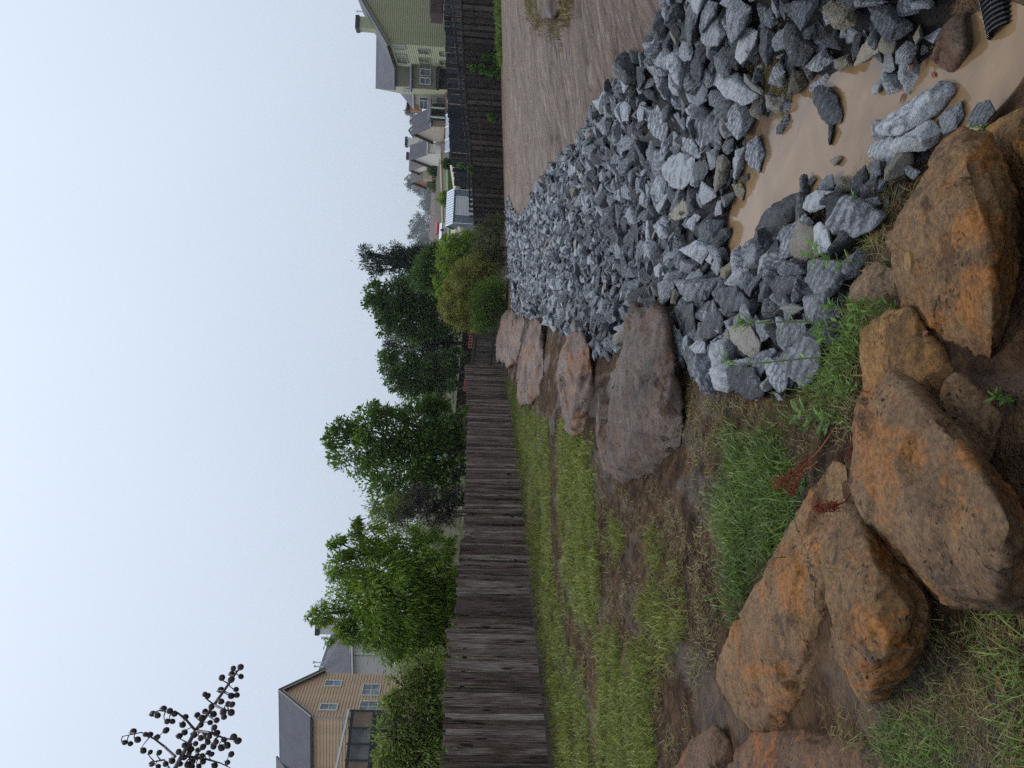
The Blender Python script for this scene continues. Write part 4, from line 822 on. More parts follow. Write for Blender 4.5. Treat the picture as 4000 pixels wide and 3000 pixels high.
# right fences: front boards with a rail on top, taller row of pickets behind, black fence further back
def top_h(px, py, d, z): return P(px, py, d).z - z
RFT = [(-250, 1792, 1732), (0, 1799, 1757), (300, 1812, 1785), (480, 1826, 1802), (600, 1838, 1821), (880, 1849, 1832)]
root = empty('board_fence', RF(0), 'dark brown board fence standing on the rim of the pale mud bank', 'fence')
root2 = empty('picket_fence', RF(0) + Vector((1.2, .8, 0)), 'dark fence of spaced pickets rising just behind the board fence', 'fence')
bd2 = Boards('board', 8, .21, .022, .016, M['fence_dark'], 31); bd3 = Boards('picket', 8, .17, .02, .01, M['fence_mid'], 41)
A, B = RF(-230), RF(885); L = (B - A).length; al = (B - A).normalized(); out = Vector((-al.y, al.x, 0)); out = -out if out.dot(EYE - A) < 0 else out
s = 0; k = 0; rg = random.Random(8)
railp = []
while s < L:
    p = A + al * s; p = Vector((p.x, p.y, T(p.x, p.y))); px, py, d = proj(p)
    t1, t2 = interp(RFT, py); z1 = P(t1, py, d).z; z2 = P(t2, py, d).z
    bd2.add(p + Vector((0, 0, -.1)) + out * (.05 if k % 2 else -.05), Vector((p.x, p.y, z1 + rg.uniform(-.03, .03))) + out * (.05 if k % 2 else -.05), al, root, .01)
    if k % 2 == 0:
        q = p - out * .6; zq = T(q.x, q.y); z2q = P(t2, py, d + .6).z
        if k % 1 == 0: bd3.add(Vector((q.x, q.y, zq)), Vector((q.x, q.y, z2q + rg.uniform(-.03, .03))), al, root2, .02)
    if k % 13 == 0: railp.append((p.copy(), z1, z2))
    s += .155; k += 1
for (p, z1, z2), (q, w1, w2) in zip(railp, railp[1:]):
    MB().bar(Vector((p.x, p.y, z1 - .03)) + out * .06, Vector((q.x, q.y, w1 - .03)) + out * .06, .05, .06).build('rail', M['fence_grey'] if False else M['fence_far'], root)
    MB().bar(Vector((p.x, p.y, z1 - .62)) + out * .05, Vector((q.x, q.y, w1 - .62)) + out * .05, .03, .05).build('rail', M['fence_dark'], root)
    MB().bar(Vector((p.x, p.y, z2 - .06)) - out * .57, Vector((q.x, q.y, w2 - .06)) - out * .57, .04, .07).build('rail', M['fence_dark'], root2)
    MB().box(Vector((p.x, p.y, (z2 + p.z) / 2)) - out * .68, al * .05, out * .05, Vector((0, 0, (z2 - p.z) / 2))).build('post', M['fence_dark'], root2)
root = empty('privacy_fence', P(1840, 400, 50), 'near black fence farther back on the right, under the green house', 'fence')
bd4 = Boards('board', 6, .3, .02, .02, M['fence_black'], 51)
CT = [(-200, 1725), (30, 1735), (290, 1745), (450, 1750), (560, 1756), (650, 1764), (700, 1774), (750, 1776)]
py = -200
A2, B2 = P(1850, -200, 47), P(1850, 756, 52); L2 = (B2 - A2).length; al2 = (B2 - A2).normalized()
for k in range(int(L2 / .31)):
    p = A2 + al2 * (k * .31); px, py, d = proj(p); (tx,) = interp(CT, py); tz = P(tx, py, d).z
    bd4.add(Vector((p.x, p.y, T(p.x, p.y) - .2)), Vector((p.x, p.y, tz + rg.uniform(-.04, .04))), al2, root, .02)
# rail fence seen from behind, at the end of the left fence
root = empty('rail_fence', P(1940, 1330, 46), 'greyed picket fence seen from its rail side, at the end of the plank fence', 'fence')
bd5 = Boards('picket', 8, .135, .02, .01, M['fence_grey'], 61)
RT = [(1180, 1866), (1270, 1858), (1405, 1843), (1480, 1834), (1681, 1810), (1800, 1797)]
A3, B3 = P(1945, 1190, 46.5), P(1935, 1800, 44); L3 = (B3 - A3).length; al3 = (B3 - A3).normalized(); out3 = Vector((-al3.y, al3.x, 0)); out3 = out3 if out3.dot(EYE - A3) > 0 else -out3
for k in range(int(L3 / .155)):
    p = A3 + al3 * (k * .155); px, py, d = proj(p); (tx,) = interp(RT, py); tz = P(tx - 3, py, d).z
    bd5.add(p - Vector((0, 0, .5)), Vector((p.x, p.y, tz)), al3, root, .01)
for a in range(5):
    p, q = A3 + al3 * (L3 * a / 5), A3 + al3 * (L3 * (a + 1) / 5)
    for drop in (.12, 1.15):
        e = []
        for w in (p, q): px, py, d = proj(w); (tx,) = interp(RT, py); e.append(Vector((w.x, w.y, P(tx, py, d).z - drop + .05)) + out3 * .05)
        MB().bar(e[0], e[1], .05, .11).build('rail', M['fence_dark'], root)
# umber fence farther away on the left
root = empty('tall_fence', P(1850, 1450, 58), 'tall umber board fence behind the rail fence, below the big trees', 'fence')
bd6 = Boards('board', 6, .24, .02, .01, M['fence_far'], 71)
UT = [(1200, 1815), (1280, 1808), (1420, 1798), (1500, 1790), (1600, 1780), (1700, 1770), (1800, 1762)]
A4, B4 = P(1900, 1210, 60), P(1900, 1790, 56); L4 = (B4 - A4).length; al4 = (B4 - A4).normalized()
for k in range(int(L4 / .245)):
    p = A4 + al4 * (k * .245); px, py, d = proj(p); (tx,) = interp(UT, py); tz = P(tx, py, d).z
    bd6.add(Vector((p.x, p.y, T(p.x, p.y) - .3)), Vector((p.x, p.y, tz + rg.uniform(-.03, .03))), al4, root, .01)
M['orange_clay'] = mat_plain('orange_clay', (0.42, 0.10, 0.045), .6)
for (ax, ay, bx_, by_) in ((1845, 1312, 1841, 1358), (1826, 1480, 1821, 1526)):
    mb = MB(); a, b = P(ax, ay, 48), P(bx_, by_, 47.8); up = Vector((0, 0, .17)); v = b - a; th = Vector((.05, .1, 0))
    for zz in (0, 1): mb.bar(a + up * zz, b + up * zz, .1, .045)
    for f in (0, .25, .5, .75, 1): mb.bar(a + v * f, a + v * f + up, .1, .045, v)
    tag(mb.build('clay_lattice', M['orange_clay']), 'orange hollow clay block row above the rail fence, ' + ('nearer the bush' if ay < 1400 else 'nearer the teal houses'), 'blocks')
# ---------------------------------------------------------------- houses
M['tan_siding'] = mat_plain('tan_clapboard', (0.50, 0.33, 0.19), .5, .12, 1.2); M['white_siding'] = mat_siding('white_clapboard', (0.55, 0.52, 0.48), .22)
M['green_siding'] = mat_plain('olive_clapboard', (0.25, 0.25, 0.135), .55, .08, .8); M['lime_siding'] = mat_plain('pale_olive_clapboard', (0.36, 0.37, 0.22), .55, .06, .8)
M['olive_siding'] = mat_siding('shaded_olive_siding', (0.17, 0.165, 0.10), .2)  # darker copy of the house's olive, the wing's shade put into the colour
M['beige'] = mat_siding('beige_siding', (0.55, 0.48, 0.39), .2); M['cream'] = mat_siding('cream_siding', (0.70, 0.66, 0.57), .2); M['sand'] = mat_siding('sand_siding', (0.50, 0.40, 0.29), .2)
M['teal'] = mat_siding('teal_siding', (0.13, 0.42, 0.44), .2); M['brick'] = mat_plain('brick_orange', (0.34, 0.17, 0.09), .7)
M['slate'] = mat_roof('slate_shingle', (0.058, 0.058, 0.072), (0.115, 0.112, 0.13)); M['brown_roof'] = mat_roof('mauve_shingle', (0.085, 0.07, 0.07), (0.14, 0.12, 0.12))
M['trim'] = mat_plain('white_trim', (0.62, 0.62, 0.6), .5, .05); M['tan_trim'] = mat_plain('tan_trim', (0.36, 0.29, 0.22), .5, .08)
M['glass'] = mat_glass('window_glass'); M['pane_pale'] = mat_glass('pale_window_glass', (0.11, 0.13, 0.13))
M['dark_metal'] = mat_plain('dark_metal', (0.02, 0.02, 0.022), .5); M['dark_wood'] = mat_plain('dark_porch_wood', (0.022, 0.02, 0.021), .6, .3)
M['screen'] = mat_glass('porch_screen', (0.055, 0.058, 0.058)); M['porch_tan'] = mat_plain('porch_panel', (0.17, 0.12, 0.075), .6, .3, 1.0)
def boards(parent, poly, out, course, mat, th=.045):
    """clapboard courses, each a board of its own, covering a wall polygon (world points in one upright plane)"""
    poly = [Vector(p) for p in poly]; o = poly[0]; ax = Vector((poly[1].x - o.x, poly[1].y - o.y, 0)).normalized()
    P2 = [((p - o).x * ax.x + (p - o).y * ax.y, p.z) for p in poly]; z = min(p[1] for p in P2); zt = max(p[1] for p in P2); out = Vector(out)
    while z < zt - .02:
        zm = min(z + course * .5, zt - .01); xs_ = []
        for i in range(len(P2)):
            (x1, z1), (x2, z2) = P2[i], P2[(i + 1) % len(P2)]
            if (z1 > zm) != (z2 > zm): xs_.append(x1 + (zm - z1) * (x2 - x1) / (z2 - z1))
        if len(xs_) >= 2:
            a, b = min(xs_), max(xs_); h = min(course, zt - z)
            q = lambda x, zz, t_: Vector((o.x + ax.x * x, o.y + ax.y * x, zz)) + out * t_
            vs = [q(a, z, 0), q(b, z, 0), q(b, z, th), q(a, z, th), q(a, z + h, 0), q(b, z + h, 0), q(b, z + h, .004), q(a, z + h, .004)]
            MB().add(vs, [(3, 2, 1, 0), (4, 5, 6, 7), (0, 1, 5, 4), (1, 2, 6, 5), (2, 3, 7, 6), (3, 0, 4, 7)]).build('siding_board', mat, parent)
        z += course
def window(parent, c, ax, up, out, w, h, cols=2, rows=2, frame='trim', pane='glass', name='window'):
    c, ax, up, out = Vector(c), Vector(ax).normalized(), Vector(up), Vector(out); f = .07
    mb = MB()
    for s in (-1, 1):
        mb.box(c + ax * s * (w / 2) + out * .03, ax * f / 2, out * .05, up * (h / 2 + f / 2)); mb.box(c + up * s * (h / 2) + out * .032, ax * (w / 2 - f / 2), out * .05, up * f / 2)
    for i in range(1, cols): mb.box(c + ax * (w * (i / cols - .5)) + out * .02, ax * .022, out * .03, up * (h / 2))
    for j in range(1, rows): mb.box(c + up * (h * (j / rows - .5)) + out * .021, ax * (w / 2), out * .03, up * .022)
    o = mb.build(name, M[frame], parent)
    MB().box(c, ax * (w / 2), out * .03, up * (h / 2)).build('pane', M[pane], o); return o
Z1 = Vector((0, 0, 1))
def dirh(a, b): v = Vector(b) - Vector(a); v.z = 0; return v.normalized()
def facing(ax): n = Vector((ax.y, -ax.x, 0)); return n if n.dot(EYE) >= 0 or True else n
def outn(ax, p): n = Vector((ax.y, -ax.x, 0)); return n if n.dot(EYE - Vector(p)) > 0 else -n
def vent(parent, p, h, r=.06):
    MB().tube([p, p + Z1 * h], r, 6).tube([p + Z1 * h, p + Z1 * (h + .12)], r * 2, 6).build('vent_pipe', M['trim'], parent)

# --- tan house, left
gR, gL = P(1263, 2630, 54.5), P(1212, 2801, 50.0); ax = dirh(gR, gL); on_ = outn(ax, gR)
zb = T(-20, 46) - .6; eave = (gR.z + gL.z) / 2; gR.z = gL.z = eave
peak = (gR + gL) / 2; pp = P(1099, 2705, 52.2); peak.z = pp.z
side = -on_ if (-on_).x < 0 else on_                                  # the ridge runs away to the left
root = empty('tan_house', (gL.x, gL.y, zb), 'tan clapboard house with slate gable roof and a dark screened porch', 'house')
fR, fL = Vector((gR.x, gR.y, zb)), Vector((gL.x, gL.y, zb)); Ls = 5.4
MB().slab([fR, fL, gL, peak, gR], .2, on_).slab([fL, fL + side * Ls, gL + side * Ls, gL], .2, outn(side, gL)).build('wall', M['tan_siding'], root)
boards(root, [fR + on_ * .01, fL + on_ * .01, gL + on_ * .01, peak + on_ * .01, gR + on_ * .01], on_, .21, M['tan_siding'])
so_ = outn(side, gL)
boards(root, [fL + so_ * .01, fL + side * Ls + so_ * .01, gL + side * Ls + so_ * .01 - Z1 * .25, gL + so_ * .01 - Z1 * .25], so_, .21, M['tan_siding'])
sl_ = (gL - peak).normalized(); sr_ = (gR - peak).normalized(); ov = on_ * .35
rf = MB().slab([peak + ov + Z1 * .18, gL + sl_ * .35 + ov + Z1 * .18, gL + sl_ * .35 + side * (Ls + .2) + Z1 * .18, peak + side * (Ls + .2) + Z1 * .18], .12, Z1)
rf.slab([peak + ov + Z1 * .18, gR + sr_ * .3 + ov + Z1 * .18, gR + sr_ * .3 + side * (Ls + .2) + Z1 * .18, peak + side * (Ls + .2) + Z1 * .18], .12, Z1)
roof_t = rf.build('roof', M['slate'], root)
for g_, s_ in ((gL, sl_), (gR, sr_)): MB().bar(peak + on_ * .28 + Z1 * .02, g_ + s_ * .3 + on_ * .28 + Z1 * .02, .06, .24).build('rake_board', M['tan_trim'], root)
MB().bar(gL + sl_ * .36 + Z1 * .12, gL + sl_ * .36 + side * Ls + Z1 * .12, .14, .13).build('gutter', M['dark_metal'], root)
MB().bar(gL + so_ * .08 + on_ * .0, gL + so_ * .08 - Z1 * 5, .09, .09, side).build('downspout', M['tan_trim'], root)
for (px, py, h, w) in ((1302, 2672, 1.15, .62), (1284, 2764, 1.15, .62), (1450, 2690, 1.2, 1.2), (1439, 2755, 1.2, 1.1)):
    f = (py - 2630) / (2801 - 2630); q = gR.lerp(gL, f); d = (q - EYE).dot(F_); c = P(px, py, d)
    # keep on the wall plane
    c = c - on_ * (c - gR).dot(on_) + on_ * .03
    window(root, c, ax, Z1, on_, w, h, 2 if w > 1 else 1, 2, 'trim', 'pane_pale')
# wing to the left with hipped roof
w0 = gL + side * Ls; w1 = w0 + side * 5 + so_ * 1.2
MB().slab([Vector((w0.x, w0.y, zb)) + so_ * .9, Vector((w1.x, w1.y, zb)), Vector((w1.x, w1.y, eave)), w0 + so_ * .9], .2, so_).build('wall', M['tan_siding'], root)
boards(root, [Vector((w0.x, w0.y, zb)) + so_ * .92, Vector((w1.x, w1.y, zb)) + so_ * .02, Vector((w1.x, w1.y, eave)) + so_ * .02, w0 + so_ * .92], so_, .21, M['tan_siding'])
pk2 = peak + side * (Ls + 2.6) + Z1 * .55 - so_ * .5
MB().slab([w0 - side * .1 + so_ * 1.0 + Z1 * .1, w1 + so_ * .4 + Z1 * .1, pk2 + side * 3, pk2 - side * 2.4], .12, Z1).build('roof', M['slate'], root)
window(root, P(1325, 2985, (w1 - EYE).dot(F_) - .3), side, Z1, so_, 1.0, 1.3, 1, 2, 'trim', 'pane_pale')
# screened porch
pd = 46.0; q0, q1 = P(1362, 2772, pd + 1.6), P(1300, 3060, pd - .4); axp = dirh(q0, q1); op = outn(axp, q0)
pz0 = q0.z - 3.6; top0, top1 = P(1366, 2784, pd + 1.5).z, P(1352, 3040, pd - .3).z
MB().slab([q0 + op * .3, q1 + op * .3, q1 - op * 3 + Z1 * .5, q0 - op * 3 + Z1 * .5], .12, Z1).build('porch_roof', M['slate'], root)
MB().bar(q0 + op * .32 - Z1 * .04, q1 + op * .32 - Z1 * .04, .06, .12).build('porch_gutter', M['trim'], root)
Lp = (q1 - q0).length; base = Vector((q0.x, q0.y, 0)); zt_ = q0.z - .25
def pq(s, z): return base + axp * s + Z1 * z
fr = MB()
for s in (.05, 1.05, 1.95, 2.85, 3.0 + .9, 4.2, 5.2): fr.box(pq(s, zt_ - 1.6), axp * .06, op * .06, Z1 * 1.75)
for z in (zt_, zt_ - 1.35, zt_ - 2.1, zt_ - 2.9): fr.box(pq(Lp / 2, z), axp * Lp / 2, op * .05, Z1 * .08)
fr.build('porch_frame', M['dark_wood'], root)
for a, b, mt in ((.1, 1.0, 'porch_tan'), (1.1, 1.9, 'screen'), (2.0, 2.8, 'screen'), (2.9, 3.85, 'porch_tan'), (3.95, 5.2, 'screen')):
    MB().box(pq((a + b) / 2, zt_ - .68), axp * (b - a) / 2, op * .02, Z1 * .6).build('screen_panel', M[mt], root)
    MB().box(pq((a + b) / 2, zt_ - 2.3), axp * (b - a) / 2, op * .02, Z1 * .8).build('lower_panel', M['dark_wood'], root)
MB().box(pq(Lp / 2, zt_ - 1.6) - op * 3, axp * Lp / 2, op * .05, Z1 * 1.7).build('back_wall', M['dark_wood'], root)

# --- white house behind it
a, b = P(1378, 2660, 62), P(1372, 2440, 66); axw = dirh(b, a); ow = outn(axw, a); zb = T(-22, 60) - 1
root = empty('white_house', (a.x, a.y, zb), 'white clapboard house with slate roof, seen between tan house and peach tree', 'house')
A_, B_ = Vector((a.x, a.y, zb)), Vector((b.x, b.y, zb))
MB().slab([A_, B_, b, a], .2, ow).build('wall', M['white_siding'], root)
r0, r1 = P(1236, 2640, 66), P(1306, 2440, 71)
MB().slab([a + ow * .4 + Z1 * .1, b + ow * .4 + Z1 * .1, r1, r0], .14, Z1).build('roof', M['slate'], root)
MB().slab([a + ow * .45 + Z1 * .12, a - axw * 2.0 + ow * .45 + Z1 * .12 if False else a.lerp(b, .42) + ow * .45 + Z1 * .12, r0.lerp(a, .3) + Z1 * .25], .1, Z1).build('roof', M['slate'], root)
MB().bar(a + ow * .45, b + ow * .45, .14, .14).build('gutter', M['trim'], root)
m_ = a.lerp(b, .45); MB().bar(m_ + ow * .1, m_ + ow * .1 - Z1 * 4, .1, .1, axw).build('downspout', M['trim'], root)
window(root, a.lerp(b, .78) - Z1 * 1.2 + ow * .05, axw, Z1, ow, 1.0, 1.5, 1, 2)
c0 = P(1310, 2446, 68); MB().box(c0 + Z1 * .3, Vector((.6, 0, 0)), Vector((0, .5, 0)), Z1 * 1.1).build('chimney', M['white_siding'], root)
MB().box(c0 + Z1 * 1.5, Vector((.7, 0, 0)), Vector((0, .6, 0)), Z1 * .2).build('chimney_cap', M['dark_metal'], root)
for px, py in ((1262, 2588), (1266, 2604), (1294, 2493)): vent(root, P(px, py, 66), .75)

def block(name, label, eL, eR, d_, zb, rise, mats, depth=6, gable=True, group=None):
    """house seen on its eaves side: two eave corners as (px, py, d); hip or gable roof rising away from us"""
    a, b = P(*eL), P(*eR); z = (a.z + b.z) / 2; a.z = b.z = z; axh = dirh(a, b); oh = outn(axh, a)
    root = empty(name, (a.x, a.y, zb), label, 'house', group)
    bk = -oh * depth
    MB().slab([Vector((a.x, a.y, zb)), Vector((b.x, b.y, zb)), b, a], .15, oh).slab([Vector((a.x, a.y, zb)), Vector((a.x, a.y, zb)) + bk, a + bk, a + bk / 2 + Z1 * rise, a], .15, -axh) \
        .slab([Vector((b.x, b.y, zb)), Vector((b.x, b.y, zb)) + bk, b + bk, b + bk / 2 + Z1 * rise, b], .15, axh).build('wall', M[mats[0]], root)
    o2 = .35
    rfm = MB()
    for s in (0, 1):
        e0, e1 = (a + oh * o2, b + oh * o2) if s == 0 else (a + bk - oh * o2, b + bk - oh * o2)
        rfm.slab([e0 - axh * o2 + Z1 * (.1 - o2 * rise / depth), e1 + axh * o2 + Z1 * (.1 - o2 * rise / depth), b + bk / 2 + axh * o2 + Z1 * (rise + .1), a + bk / 2 - axh * o2 + Z1 * (rise + .1)], .12, Z1)
    rfm.build('roof', M[mats[1]], root)
    MB().bar(a + oh * .4 - axh * .3 - Z1 * .06, b + oh * .4 + axh * .3 - Z1 * .06, .06, .18).build('fascia', M['trim'], root)
    return root, a, b, axh, oh, z
def chimney(root, p, mat, w=.6, h=1.4):
    MB().box(p, Vector((w, 0, 0)), Vector((0, w * .8, 0)), Z1 * h).build('chimney', M[mat], root); MB().box(p + Z1 * (h + .2), Vector((w * 1.12, 0, 0)), Vector((0, w, 0)), Z1 * .2).build('chimney_cap', M['dark_metal'], root)
# --- green house, right
cA, cB = P(1513, 166, 76), P(1541, 254, 83.5); cA.z = cB.z = (cA.z + cB.z) / 2
axl = dirh(cB, cA); ol = outn(axl, cA); ax2 = -ol; of = outn(ax2, cA)
zb = T(22, 72) - 1.5
root = empty('green_house', (cA.x, cA.y, zb), 'big olive green clapboard house with a chimney, largest on the right hill', 'house')
Wg = 10.5; pkz = P(1414, 0, 76).z; half = Wg / 2
cC = cA + ax2 * Wg; pk = cA + ax2 * half; rise = (pkz - cA.z) / ((P(1414, 0, 76) - cA).dot(ax2)) * half; pk.z = cA.z + rise
fA, fC, fB = (Vector((q.x, q.y, zb)) for q in (cA, cC, cB))
MB().slab([fA, fC, cC, pk, cA], .2, of).slab([fA, fB, cB, cA], .2, ol).build('wall', M['green_siding'], root)
boards(root, [q + of * .01 for q in (fA, fC, cC, pk, cA)], of, .215, M['green_siding'])
boards(root, [q + ol * .01 for q in (fA, fB, cB, cA)], ol, .215, M['lime_siding'])
sA = (cA - pk).normalized()
bkv = (cB - cA)
rfm = MB().slab([pk + of * .4 + Z1 * .15, cA + sA * .4 + of * .4 + Z1 * .15, cA + sA * .4 + bkv * 1.05 + Z1 * .15, pk + bkv * 1.05 + Z1 * .15], .14, Z1)
sC = (cC - pk).normalized(); rfm.slab([pk + of * .4 + Z1 * .15, cC + sC * .4 + of * .4 + Z1 * .15, cC + sC * .4 + bkv * 1.05 + Z1 * .15, pk + bkv * 1.05 + Z1 * .15], .14, Z1)
rfm.build('roof', M['slate'], root)
MB().bar(pk + of * .36 - Z1 * .02, cA + sA * .4 + of * .36 - Z1 * .02, .06, .3).build('rake_board', M['olive_siding'], root)
MB().bar(cA + ol * .3, cB + ol * .3, .3, .06).build('soffit', M['olive_siding'], root)
for (px, py) in ((1559, 177), (1566, 213), (1571, 232), (1655, 189), (1657, 222), (1661, 243), (1737, 195), (1737, 229)):
    f = (py - 166) / 88; q = cA.lerp(cB, f); d = (q - EYE).dot(F_); c = P(px, py, d); c = c - ol * (c - cA).dot(ol) + ol * .04
    window(root, c, axl, Z1, ol, 1.5, 1.15, 2, 2, 'lime_siding', 'glass')
chimney(root, P(1440, 97, 79), 'lime_siding', .6, .9); c_ = P(1399, 96, 79); MB().tube([c_ - Z1 * .3, c_ + Z1 * .25], .22, 8).build('chimney_pot', M['dark_metal'], root)
vent(root, P(1420, 46, 80), .6)
# wing behind: big roof, shaded wall, sunroom and deck
wl, wr = P(1543, 336, 86), P(1541, 250, 85); z = (wl.z + wr.z) / 2; wl.z = wr.z = z; axg = dirh(wl, wr); og = outn(axg, wl)
rl, rr_ = P(1467, 347, 92), P(1470, 132, 92)
MB().slab([Vector((wl.x, wl.y, zb)), Vector((wr.x, wr.y, zb)), wr, wl], .2, og).build('wall', M['olive_siding'], root)
MB().slab([wl + og * .4 - axg * .4, wr + og * .4 + axg * 6, rr_, rl], .15, Z1).build('roof', M['slate'], root)
g2 = P(1552, 366, 97); g2.z = z
MB().slab([Vector((wl.x, wl.y, zb)), Vector((g2.x, g2.y, zb)), g2, rl - Z1 * .3, wl], .2, -axg).build('wall', M['lime_siding'], root)
for px, py in ((1577, 343), (1590, 355)): window(root, P(px, py, 88.5), dirh(wl, g2), Z1, -axg, 1.4, 1.0, 1, 2, 'trim', 'glass')
s0, s1 = P(1618, 345, 84), P(1618, 256, 83); axs = dirh(s0, s1); os_ = outn(axs, s0); s1.z = s0.z
MB().slab([s0 - Z1 * 2.4, s1 - Z1 * 2.4, s1 + Z1 * .3, s0 + Z1 * .3], 3, os_).build('sunroom', M['olive_siding'], root)
MB().slab([s0 + os_ * .4 + Z1 * .3 - axs * .4, s1 + os_ * .4 + Z1 * .3 + axs * .3, s1 - os_ * 3 + Z1 * 1.0, s0 - os_ * 3 + Z1 * 1.0], .12, Z1).build('roof', M['slate'], root)
for py in (282, 316): window(root, P(1661, py, 83.3), axs, Z1, os_, .66, 1.1, 1, 2, 'trim', 'glass')
MB().slab([s0 - Z1 * 2.5 + os_ * .5, s1 - Z1 * 2.5 + os_ * .5, s1 - Z1 * 2.5 - os_ * 3, s0 - Z1 * 2.5 - os_ * 3], .25, Z1).build('deck', M['dark_wood'], root)
MB().slab([s0 - Z1 * 2.75 - os_ * 1.5, s1 - Z1 * 2.75 - os_ * 1.5, s1 - Z1 * 6 - os_ * 1.5, s0 - Z1 * 6 - os_ * 1.5], .1, os_).build('deck_wall', M['dark_wood'], root)
dk = P(1690, 20, 70)
mb = MB().box(dk + Vector((1, 0, -.4)), Vector((2.2, 0, 0)), Vector((0, 1, 0)), Z1 * .55).box(dk + Vector((2.2, 0, .9)), Vector((1.2, 0, 0)), Vector((0, .1, 0)), Z1 * .9)
for i in range(5): mb.box(dk + Vector((-1 + i * .9, -.9, -2)), Vector((.06, 0, 0)), Vector((0, .06, 0)), Z1 * 1.6)
M['red_wood'] = mat_plain('red_stained_deck', (0.045, 0.02, 0.018), .6, .3)
tag(mb.build('deck', M['red_wood']), 'dark red brown timber deck in front of the green house', 'deck')

# --- row of houses stepping away down the hill on the right
zb = 3
r, a, b, axh, oh, z = block('beige_house', 'tall beige house with dark roof, next to the green one', (1613, 411, 98), (1612, 362, 96.5), 0, zb, 2.2, ('beige', 'slate'), 7)
g2 = a + Vector((-2.6, 6, 0))
for py, px in ((396, 1655), (408, 1655), (396, 1735)): window(r, P(px, py, 95.5), axh, Z1, oh, 1.2, 1.0 if px < 1700 else 2.0, 1 if px < 1700 else 3, 2, 'trim', 'glass')
chimney(r, P(1624, 421, 101), 'brick', .5, .8)
r, a, b, axh, oh, z = block('sand_house', 'sand coloured house with plain dark roof and small covered porch', (1682, 492, 96), (1681, 434, 96), 0, zb, 2.4, ('sand', 'slate'), 6)
pc = P(1712, 440, 95)
MB().slab([pc + Vector((-1.2, -1.3, .9)), pc + Vector((1.2, -1.3, .9)), pc + Vector((1.2, .5, 1.4)), pc + Vector((-1.2, .5, 1.4))], .12, Z1).build('porch_roof', M['slate'], r)
MB().box(pc + Vector((0, -.1, -.4)), Vector((1, 0, 0)), Vector((0, .1, 0)), Z1 * 1.2).build('door_opening', M['dark_wood'], r)
for s in (-1, .15): MB().box(pc + Vector((s, -1.2, -.5)), Vector((.09, 0, 0)), Vector((0, .09, 0)), Z1 * 1.4).build('porch_post', M['trim'], r)
for px, py in ((1702, 496), (1702, 501)): window(r, P(px, py, 97), Vector((0, 1, 0)), Z1, Vector((-1, 0, 0)), .9, .8, 1, 1, 'trim', 'glass')
r, a, b, axh, oh, z = block('cream_house', 'cream house with a wide gable wall and rounded bay, behind the metal roof', (1668, 598, 108), (1668, 556, 108), 0, zb, 2.6, ('cream', 'slate'), 6)
ga, gb, gp = P(1670, 555, 106), P(1660, 502, 101), P(1634, 503, 104)
zz = min(ga.z, gb.z) - .2
MB().slab([Vector((ga.x, ga.y, zb)), Vector((gb.x, gb.y, zb)), gb, gp, ga], .2, oh).build('gable_wall', M['cream'], r)
MB().bar(gp + oh * .1, ga + oh * .1, .1, .22).build('rake_board', M['trim'], r)
aw = dirh(ga, gb)
for px, py in ((1690, 516), (1694, 522), (1698, 530), (1692, 527)): window(r, P(px, py, 103), aw, Z1, outn(aw, ga), .55, 1.0, 1, 1, 'trim', 'glass')
for px, py, w in ((1679, 537, .9), (1720, 530, 1.8)): MB().slab([P(px - 6, py + 14, 102), P(px - 12, py - 14, 102), P(px - 16, py - 14, 104), P(px - 10, py + 14, 104)], .1, Z1).build('awning', M['slate'], r)
MB().tube([P(1726, 575, 105) - Z1, P(1726, 575, 105) + Z1 * .8], 1.0, 10).build('bay', M['cream'], r)
chimney(r, P(1616, 557, 116), 'cream', .6, .9); vent(r, P(1612, 541, 114), .7)
ga, gb, gp = P(1635, 560, 124), P(1625, 486, 124), P(1602, 512, 124)
MB().slab([ga - Z1 * 6, gb - Z1 * 6, gb, gp, ga], 6, Vector((0, -1, 0))).build('rear_gable', M['cream'], r)
for e in (ga, gb): MB().bar(gp + Vector((0, -.2, .2)), e + Vector((0, -.2, .2)), .3, .2).build('rake_board', M['slate'], r)
r, a, b, axh, oh, z = block('brick_chimney_house', 'pale house with orange brick chimney, beyond the cream one', (1653, 644, 122), (1653, 606, 122), 0, zb, 2.4, ('cream', 'brown_roof'), 6)
chimney(r, P(1615, 611, 128), 'brick', .5, .8); window(r, P(1700, 622, 120), axh, Z1, oh, 2.2, 1.4, 3, 2)
r, a, b, axh, oh, z = block('brick_house', 'small orange brick house with brown roof at the end of the row', (1656, 694, 126), (1656, 655, 126), 0, zb, 2.3, ('brick', 'brown_roof'), 6)
MB().box(P(1672, 688, 125), Vector((.7, 0, 0)), Vector((0, .4, 0)), Z1 * .7).build('side_wall', M['sand'], r)

# --- low metal roofed outbuilding and the blue shed
M['metal_roof'] = mat_plain('blue_grey_metal', (0.15, 0.17, 0.2), .35, .05); M['shed_wall'] = mat_plain('blue_grey_wall', (0.13, 0.165, 0.19), .5, .06); M['wall_rib'] = mat_plain('pale_rib', (0.3, 0.36, 0.4), .5, .06); M['pale_metal'] = mat_plain('pale_metal', (0.60, 0.66, 0.72), .35, .05)
p = [P(1757, 462, 54), P(1742, 446, 58), P(1736, 592, 60), P(1754, 604, 56)]
p = [P(1755, 440, 54), P(1757, 592, 57), P(1738, 598, 63), P(1742, 446, 60)]
root = empty('metal_outbuilding', p[0] - Z1 * 2, 'low outbuilding with ribbed blue grey metal roof, below the cream house', 'shed')
MB().slab(p, .08, Z1).build('roof', M['metal_roof'], root)
MB().slab([p[0], p[1], p[1] - Z1 * 2, p[0] - Z1 * 2], .1, Vector((0, -1, 0))).build('wall', M['fence_black'], root)
